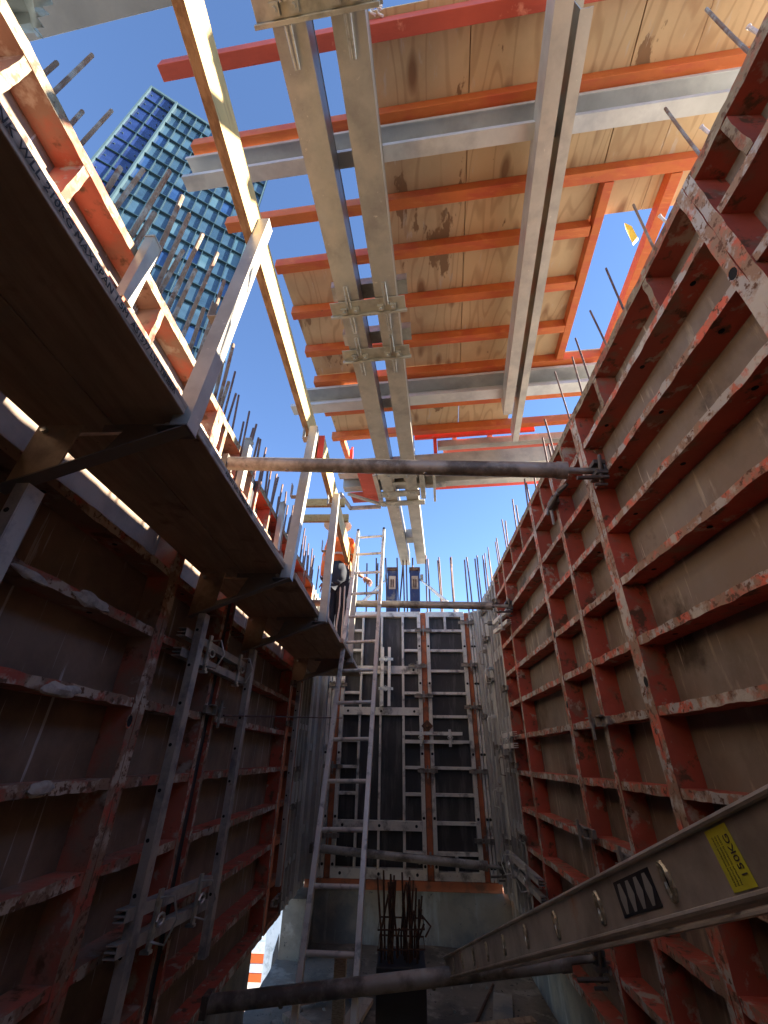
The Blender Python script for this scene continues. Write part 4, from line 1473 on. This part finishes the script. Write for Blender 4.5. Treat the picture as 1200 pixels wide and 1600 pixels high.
# ------------------------------------------------------------------ view through the opening under the left wall
b = MB()
b.box((-2.075, 8.5, -3.4), (-.9, 8.56, -.2))
tag(b.build('white_hoarding', 'white', bevel=.004), 'white hoarding board seen through the gap under the left wall', 'hoarding')
b = MB()
b.prism([(-1.97, 8.49, -3.1), (-1.90, 8.49, -3.1), (-1.86, 8.49, -2.5), (-1.88, 8.49, -2.28), (-1.94, 8.49, -2.5)], (0, -.012, 0))
tag(b.build('torn_strip', 'dark'), 'dark torn strip hanging on the white hoarding', 'strip')
t = thing('barrier', 'orange and white barrier rails outside the gap under the left wall', 'barrier', (-4.5, 9.6, -3.4))
for k, (z, mk) in enumerate(((-3.15, 'hivis'), (-3.04, 'white'), (-2.93, 'hivis'), (-2.80, 'white'), (-2.66, 'white'), (-2.52, 'white'))):
    b = MB()
    b.box((-8.5, 9.55 + k * .001, z), (-2.0, 9.60, z + (.10 if k < 3 else .13)))
    b.build('rail', mk, t)
for x in (-7, -5.2, -3.4):
    b = MB()
    b.box((x, 9.61, -3.4), (x + .08, 9.70, -2.3))
    b.build('post', 'hatw', t)

# ------------------------------------------------------------------ rubble and timbers on the floor
rnd = random.Random(21)
b = MB()
for k in range(240):
    x, y = rnd.uniform(-1.15, 1.1), rnd.uniform(2.4, 6.4)
    s = rnd.uniform(.006, .03)
    z = ZF + .03
    vs = [(x + s * rnd.uniform(-1, 1), y + s * rnd.uniform(-1, 1), z + s * rnd.uniform(-.4, .8)) for _ in range(3)]
    top = (x, y, z + s)
    bi = len(b.v)
    b.v += vs + [top]
    for f in ((0, 1, 3), (1, 2, 3), (2, 0, 3), (0, 2, 1)):
        b.f.append(tuple(bi + q for q in f))
        b.m.append(0)
tag(b.build('rubble', 'conc'), 'small bits of broken concrete strewn on the shaft floor', 'rubble', kind='stuff')
for (pts, r_, mk, lb) in (([(-.9, 3.0, ZF + .05), (-.55, 3.5, ZF + .05), (-.62, 4.1, ZF + .06), (-.3, 4.6, ZF + .05), (-.5, 5.3, ZF + .05), (-.1, 5.9, ZF + .05)], .018, 'dark', 'black hose snaking over the floor behind the ladder foot'),
                          ([(.35, 3.2, ZF + .05), (.62, 3.9, ZF + .06), (.42, 4.6, ZF + .05), (.8, 5.6, ZF + .05)], .012, 'rust', 'rusty bent bar lying on the floor right of the column'),
                          ([(.75, 2.9, ZF + .05), (.55, 3.6, ZF + .11), (.6, 4.8, ZF + .05)], .010, 'rust', 'thin rusty offcut bar lying near the right wall foot')):
    b = MB()
    P_ = [Vector(p) for p in pts]
    sm_ = []
    for a_, c_ in zip(P_[:-1], P_[1:]):
        sm_ += [a_.lerp(c_, q / 5) for q in range(5)]
    b.tube(sm_ + [P_[-1]], r_, 7)
    tag(b.build('loose_hose' if mk == 'dark' else 'loose_bar', mk, smooth=True), lb, 'hose' if mk == 'dark' else 'steel bar')
for (p0, p1, w_, h_, mk, lb) in (((-.25, 4.2, ZF + .05), (-.95, 4.9, ZF + .06), .10, .045, 'plank', 'dusty offcut board lying crosswise behind the ladder foot'),
                                 ((.15, 4.7, ZF + .05), (1.0, 4.9, ZF + .07), .09, .06, 'timber_e', 'brown timber offcut lying crosswise behind the column'),
                                 ((-1.0, 2.3, ZF + .05), (-.35, 5.2, ZF + .06), .14, .03, 'plank', 'dusty board lying on the floor left of the ladder feet'),
                                 ((-.78, 2.2, ZF + .09), (-.50, 4.1, ZF + .09), .09, .04, 'timber_e', 'narrow brown batten on the floor under the ladder'),
                                 ((.30, 2.6, ZF + .05), (.85, 5.4, ZF + .05), .16, .03, 'conc', 'concrete dusted board on the floor right of the column'),
                                 ((-.95, 5.1, ZF + .06), (.05, 5.6, ZF + .09), .05, .05, 'plank', 'short timber lying at the foot of the end wall')):
    b = MB()
    b.bar(p0, p1, w_, h_)
    tag(b.build('loose_board', mk, bevel=.003), lb, 'board')
b = MB()
b.box((-.50, 4.1, ZF + .02), (-.42, 4.18, -1.2))
tag(b.build('pale_stake', 'timber_e'), 'short pale stake beside the column behind the ladder foot', 'stake')

# ------------------------------------------------------------------ worker
def skin_obj(name, verts, edges, radii, mk, parent, sub=2, root=0, fold=0):
    me = bpy.data.meshes.new(name)
    off = parent_world(parent)
    me.from_pydata([tuple(Vector(v) - off) for v in verts], edges, [])
    o = bpy.data.objects.new(name, me)
    COL.objects.link(o)
    o.parent = parent
    sk = o.modifiers.new('skin', 'SKIN')
    for i, r_ in enumerate(radii):
        rr = r_ if isinstance(r_, (tuple, list)) else (r_, r_)
        me.skin_vertices[0].data[i].radius = rr
        me.skin_vertices[0].data[i].use_root = (i == root)
    sb = o.modifiers.new('sub', 'SUBSURF')
    sb.levels = sb.render_levels = sub
    sk.use_smooth_shade = True
    dg = bpy.context.evaluated_depsgraph_get()
    m2 = bpy.data.meshes.new_from_object(o.evaluated_get(dg))
    o.modifiers.clear()
    o.data = m2
    m2.materials.clear()
    m2.materials.append(M[mk])
    m2.polygons.foreach_set('material_index', [0] * len(m2.polygons))
    m2.polygons.foreach_set('use_smooth', [True] * len(m2.polygons))
    if fold:
        for v in m2.vertices:
            q = Vector((v.co.x * 9, v.co.y * 9, v.co.z * 5))
            v.co += v.normal * fold * (noise.noise(q) + .6 * noise.noise(q * 2.3))
    return o
WX, WY, WZ = -.80, 4.85, .966
per = thing('person', 'worker seen from behind in orange shirt, brimmed hard hat and dark trousers on the walkway', 'person', (WX, WY, WZ))
S = 1.0
def W(x, y, z):
    return (WX + x * .80, WY + y * S, WZ + z * S)
# one continuous body: pelvis root, spine, head, arms, legs
V = [W(0, 0, .93), W(0, .0, 1.12), W(0, .01, 1.30), W(0, .01, 1.43), W(-.02, .02, 1.50), W(-.05, .04, 1.585), W(-.07, .045, 1.69),
     W(-.15, .0, 1.41), W(-.20, -.02, 1.20), W(-.215, .0, .98), W(-.215, .02, .88),
     W(.16, .0, 1.41), W(.22, .03, 1.20), W(.27, .16, 1.05), W(.37, .24, 1.03),
     W(-.09, 0, .88), W(-.10, .01, .52), W(-.10, -.02, .12), W(-.10, .10, .035),
     W(.09, 0, .88), W(.10, .02, .52), W(.10, -.01, .12), W(.10, .11, .035)]
E_ = [(0, 1), (1, 2), (2, 3), (3, 4), (4, 5), (5, 6), (3, 7), (7, 8), (8, 9), (9, 10), (3, 11), (11, 12), (12, 13), (13, 14),
      (0, 15), (15, 16), (16, 17), (17, 18), (0, 19), (19, 20), (20, 21), (21, 22)]
Rr = [(.13, .10), (.13, .09), (.15, .10), (.11, .08), .05, .082, .075, .058, .043, .035, .026, .058, .043, .035, .026,
      .085, .06, .042, .035, .085, .06, .042, .035]
skin_obj('body', V, E_, Rr, 'skin', per)
# shirt
V = [W(0, 0, .90), W(0, 0, 1.12), W(0, .01, 1.30), W(0, .01, 1.42), W(-.155, .0, 1.405), W(-.20, -.02, 1.20), W(-.215, .0, 1.0), W(-.215, .01, .93),
     W(.165, .0, 1.405), W(.225, .03, 1.20), W(.25, .10, 1.10), W(-.01, .015, 1.475)]
skin_obj('shirt', V, [(0, 1), (1, 2), (2, 3), (3, 4), (4, 5), (5, 6), (6, 7), (3, 8), (8, 9), (9, 10), (3, 11)],
         [(.150, .14), (.140, .125), (.150, .13), (.12, .11), .068, .055, .050, .048, .068, .055, .050, .07], 'hivis', per, sub=3, fold=.022)
# trousers + loose jacket tied at the waist
V = [W(0, 0, .92), W(-.09, 0, .84), W(-.105, .01, .50), W(-.105, -.02, .10), W(.09, 0, .84), W(.105, .02, .50), W(.105, -.01, .10)]
skin_obj('trousers', V, [(0, 1), (1, 2), (2, 3), (0, 4), (4, 5), (5, 6)], [(.165, .13), .115, .088, .078, .115, .088, .078], 'navy', per, sub=3, fold=.02)
V = [W(0, 0, 1.15), W(0.01, 0, 1.0), W(.01, -.0, .86), W(0.0, -.0, .76)]
skin_obj('waist_jacket', V, [(0, 1), (1, 2), (2, 3)], [(.150, .13), (.158, .14), (.165, .14), (.16, .135)], 'navy', per, sub=3, fold=.03)
# reflective stripes round each trouser leg and across the back
for sx in (-1, 1):
    for off_ in (-.035, .03):
        b = MB()
        pts = [W(sx * .105 + off_, -.085, .80), W(sx * .115 + off_, -.095, .55), W(sx * .10 + off_ * 1.3, -.10, .30), W(sx * .11 + off_, -.095, .10)]
        b.tube(pts, .010, 6)
        b.build('trouser_stripe', 'reflect', per)
for xa in (-.09, .09):
    b = MB()
    b.tube([W(xa, -.122, 1.18), W(xa * .9, -.148, 1.30), W(xa * .9, -.115, 1.42), W(xa, -.03, 1.50)], .014, 6)
    b.build('shoulder_tape', 'reflect', per)
b = MB()
pts = [W(.175 * math.cos(a), .0 + .135 * math.sin(a), 1.20) for a in [k * math.pi / 8 for k in range(16)]]
b.tube(pts, .014, 6, closed=True)
b.build('waist_tape', 'reflect', per)
# boots
for sx in (-1, 1):
    V = [W(sx * .10, -.03, .10), W(sx * .10, -.02, .045), W(sx * .10, .14, .04)]
    skin_obj('boot', V, [(0, 1), (1, 2)], [.055, .055, .045], 'dark', per, root=1)
# hat : dome and full brim
b = MB()
c = Vector(W(-.07, .045, 1.70))
rings = [(.115, 0), (.113, .03), (.10, .065), (.075, .095), (.04, .112), (.01, .116)]
n = 20
for r_, h in rings:
    for k in range(n):
        a = 2 * math.pi * k / n
        b.v.append((c.x + r_ * math.cos(a), c.y + r_ * 1.15 * math.sin(a), c.z + h))
for i in range(len(rings) - 1):
    for k in range(n):
        k2 = (k + 1) % n
        b.f.append((i * n + k, i * n + k2, (i + 1) * n + k2, (i + 1) * n + k))
        b.m.append(0)
b.f.append(tuple((len(rings) - 1) * n + k for k in range(n)))
b.m.append(0)
hat = b.build('hard_hat', 'hatw', per, smooth=True)
b = MB()
for r_, h in ((.113, .004), (.185, -.022), (.183, -.028), (.112, -.002)):
    for k in range(n):
        a = 2 * math.pi * k / n
        b.v.append((c.x + r_ * math.cos(a), c.y + r_ * 1.12 * math.sin(a), c.z + h))
for i in range(4):
    j = (i + 1) % 4
    for k in range(n):
        k2 = (k + 1) % n
        b.f.append((i * n + k, i * n + k2, j * n + k2, j * n + k))
        b.m.append(0)
b.build('brim', 'hatw', hat, smooth=True)
# face and ears (turned away from the view)
hc = Vector(W(-.06, .045, 1.63))
b = MB()
b.prism([hc + Vector((-.013, .085, -.012)), hc + Vector((.013, .085, -.012)), hc + Vector((.0, .082, .028))], (0, .03, -.006))
b.build('nose', 'skin', per)
for sx in (-1, 1):
    b = MB()
    b.tube([hc + Vector((sx * .085, .0, -.028)), hc + Vector((sx * .094, -.008, 0)), hc + Vector((sx * .086, 0, .028))], [.008, .013, .008], 7)
    b.build('ear', 'skin', per, smooth=True)
    b = MB()
    b.tube([hc + Vector((sx * .03, .078, .015)), hc + Vector((sx * .03, .090, .015))], .010, 8)
    b.build('eye', 'dark', per)
b = MB()
b.bar(hc + Vector((-.022, .092, -.038)), hc + Vector((.022, .092, -.038)), .006, .008)
b.build('mouth', 'rust', per)
# hands with fingers; the right one grips a short rope handle
def hand(o, dirv, side, curl=.5):
    o, dirv = Vector(o), Vector(dirv).normalized()
    sd_ = Vector((side, 0, 0))
    sd_ = (sd_ - dirv * sd_.dot(dirv)).normalized()
    nrm = dirv.cross(sd_).normalized()
    verts = [o, o + dirv * .05]
    edges = [(0, 1)]
    rad = [(.028, .028), (.034, .026)]
    for k, L_ in enumerate((.06, .07, .066, .052)):
        base = o + dirv * .085 + sd_ * ((k - 1.5) * .019)
        i0 = len(verts)
        verts += [base, base + dirv * L_ * .5 + nrm * L_ * curl * .3, base + dirv * L_ * .75 + nrm * L_ * curl]
        edges += [(1, i0), (i0, i0 + 1), (i0 + 1, i0 + 2)]
        rad += [.0095, .0085, .007]
    i0 = len(verts)
    verts += [o + dirv * .04 - sd_ * .035, o + dirv * .075 - sd_ * .05 + nrm * .01]
    edges += [(1, i0), (i0, i0 + 1)]
    rad += [.011, .009]
    skin_obj('hand', [tuple(v) for v in verts], edges, rad, 'skin', per, sub=1)
hand(W(-.215, .02, .88), (.02, .05, -1), 1)
hand(W(.37, .24, 1.03), (.6, .5, -.35), 1, .9)

# ------------------------------------------------------------------ glass tower
H = 100.0
c1 = Vector((-.428, .245, 0)) * H
c2 = Vector((-.250, .365, 0)) * H
ax = (c2 - c1).normalized()
nrm = Vector((ax.y, -ax.x, 0))
if nrm.dot(-c1) < 0:
    nrm = -nrm
Lf = (c2 - c1).length
FH = 3.85
tw = thing('glass_tower', 'tall glass office tower rising behind the left wall against the sky', 'tower', tuple(c1 + ax * Lf / 2 + Vector((0, 0, ZG))))
def tb(nm, a0, a1, z0, z1, d0, d1, mk, parent=tw):
    b = MB()
    P = []
    for z in (z0, z1):
        for a, d in ((a0, d0), (a1, d0), (a1, d1), (a0, d1)):
            p = c1 + ax * a + nrm * d
            P.append((p.x, p.y, z))
    b.v = P
    b.f = [(0, 3, 2, 1), (4, 5, 6, 7), (0, 1, 5, 4), (1, 2, 6, 5), (2, 3, 7, 6), (3, 0, 4, 7)]
    b.m = [0] * 6
    return b.build(nm, mk, parent)
split = Lf * .195
tb('body', 0.05, Lf - .05, ZG, H - .1, -20, -.45, 'mull')
tb('parapet', -.1, Lf + .1, H - .6, H, -20.2, .15, 'mull_w')
ncol_b, ncol_t = 2, 10
edges = [split * k / ncol_b for k in range(ncol_b + 1)] + [split + (Lf - split) * k / ncol_t for k in range(1, ncol_t + 1)]
rows = int((H - 12) / FH)
tb('dark_bay_back', .1, split, 4, H - .7, -.44, -.30, 'mull')
rt = random.Random(9)
M['glass_t1'] = glass_mat('teal_glass_dark', (0.018, 0.040, 0.066), (0.026, 0.057, 0.09))
M['glass_t2'] = glass_mat('teal_glass_pale', (0.04, 0.085, 0.115), (0.06, 0.11, 0.14))
M['glass_t3'] = glass_mat('teal_glass_blue', (0.012, 0.035, 0.10), (0.02, 0.05, 0.13))
M['glass_b1'] = glass_mat('blue_glass_dark', (0.006, 0.014, 0.06), (0.012, 0.025, 0.09))
shared = {}
cnt = 0
for r_ in range(rows):
    z1 = H - .7 - r_ * FH
    z0 = z1 - FH
    for i in range(len(edges) - 1):
        a0, a1 = edges[i], edges[i + 1]
        wd = a1 - a0
        base_ = 'b' if i < ncol_b else 't'
        var_ = rt.choice([0, 0, 0, 1, 1, 2, 3] if base_ == 't' else [0, 0, 1])
        key = base_ + str(var_)
        if cnt < 288:
            if key not in shared:
                b = MB()
                P = []
                for z in (.42, FH - .10):
                    for a, d in ((.07, 0), (wd - .07, 0), (wd - .07, .06), (.07, .06)):
                        p = ax * a + nrm * (d - (.28 if base_ == 't' else .25))
                        P.append((p.x, p.y, z))
                b.v = P
                b.f = [(0, 3, 2, 1), (4, 5, 6, 7), (0, 1, 5, 4), (1, 2, 6, 5), (2, 3, 7, 6), (3, 0, 4, 7)]
                b.m = [0] * 6
                o = b.build('window', ('glass_b' if base_ == 'b' else 'glass_t') + ('' if not var_ else str(var_)))
                shared[key] = o.data
            else:
                o = bpy.data.objects.new('window', shared[key])
                COL.objects.link(o)
            o.parent = tw
            p = c1 + ax * a0
            o.location = Vector((p.x, p.y, z0)) - tw.location
            cnt += 1
# spandrels and slab edges, mullions, brackets: repeated fine pieces joined
b = MB()
def tbx(b, a0, a1, z0, z1, d0, d1, mi=0):
    i0 = len(b.v)
    for z in (z0, z1):
        for a, d in ((a0, d0), (a1, d0), (a1, d1), (a0, d1)):
            p = c1 + ax * a + nrm * d
            b.v.append((p.x, p.y, z))
    for f in [(0, 3, 2, 1), (4, 5, 6, 7), (0, 1, 5, 4), (1, 2, 6, 5), (2, 3, 7, 6), (3, 0, 4, 7)]:
        b.f.append(tuple(i0 + q for q in f))
        b.m.append(mi)
for r_ in range(rows + 1):
    z = H - .7 - r_ * FH
    tbx(b, split, Lf, z - .10, z + .06, -.30, .18, 0)
    tbx(b, 0, split - .02, z - .06, z + .05, -.30, .06, 0)
    tbx(b, split + .01, Lf - .02, z + .085, z + .50, -.29, -.20, 2)
tag(b.build('floor_ledge', ['mull', 'mull_w', 'glass_t'], tw), kind='stuff')
b = MB()
for e in edges:
    tbx(b, e - .05, e + .05, 6, H - .7, -.24, .12 if e > split else .05, 0)
tbx(b, -.05, .16, 0, H - .65, -.4, .3, 1)
tbx(b, Lf - .16, Lf + .05, 0, H - .65, -.4, .3, 1)
tbx(b, split - .12, split + .12, 0, H - .65, -.2, .55, 1)
tag(b.build('mullion', ['mull', 'mull_w'], tw), kind='stuff')
# small paler clips on the blue bay
b = MB()
for r_ in range(rows):
    for e in [split * (k + .5) / 3 for k in range(3)]:
        z = H - .7 - r_ * FH - 1.9
        tbx(b, e - .10, e + .10, z, z + .12, -.18, -.02, 0)
tag(b.build('facade_clip', 'mull_w', tw), kind='stuff')
# lower wing attached behind the right edge
H2 = 97.6 * H / 150
k1 = Vector((-24.6, 37.2, 0))
k2 = Vector((-25.6, 41.6, 0))
wing = thing('glass_wing', 'lower glass block stepping down right of the tall tower', 'tower', (k1.x, k1.y, ZG))
ax2 = (k2 - k1).normalized()
L2 = (k2 - k1).length
n2 = Vector((ax2.y, -ax2.x, 0))
if n2.dot(-k1) < 0:
    n2 = -n2
def wbx(b, a0, a1, z0, z1, d0, d1):
    i0 = len(b.v)
    for z in (z0, z1):
        for a, d in ((a0, d0), (a1, d0), (a1, d1), (a0, d1)):
            p = k1 + ax2 * a + n2 * d
            b.v.append((p.x, p.y, z))
    for f in [(0, 3, 2, 1), (4, 5, 6, 7), (0, 1, 5, 4), (1, 2, 6, 5), (2, 3, 7, 6), (3, 0, 4, 7)]:
        b.f.append(tuple(i0 + q for q in f))
        b.m.append(0)
b = MB()
wbx(b, 0, L2, ZG, H2 - .1, -8, -.3)
b.build('body', 'mull', wing)
ncw = 4
for r_ in range(14):
    for i in range(ncw):
        b = MB()
        z1 = H2 - .5 - r_ * FH
        wbx(b, L2 * i / ncw + .08, L2 * (i + 1) / ncw - .08, z1 - FH + .5, z1, -.29, -.1)
        b.build('window', 'glass_t', wing)
b = MB()
wbx(b, -.1, L2 + .1, H2 - .4, H2, -8, .1)
b.build('parapet', 'mull_w', wing)
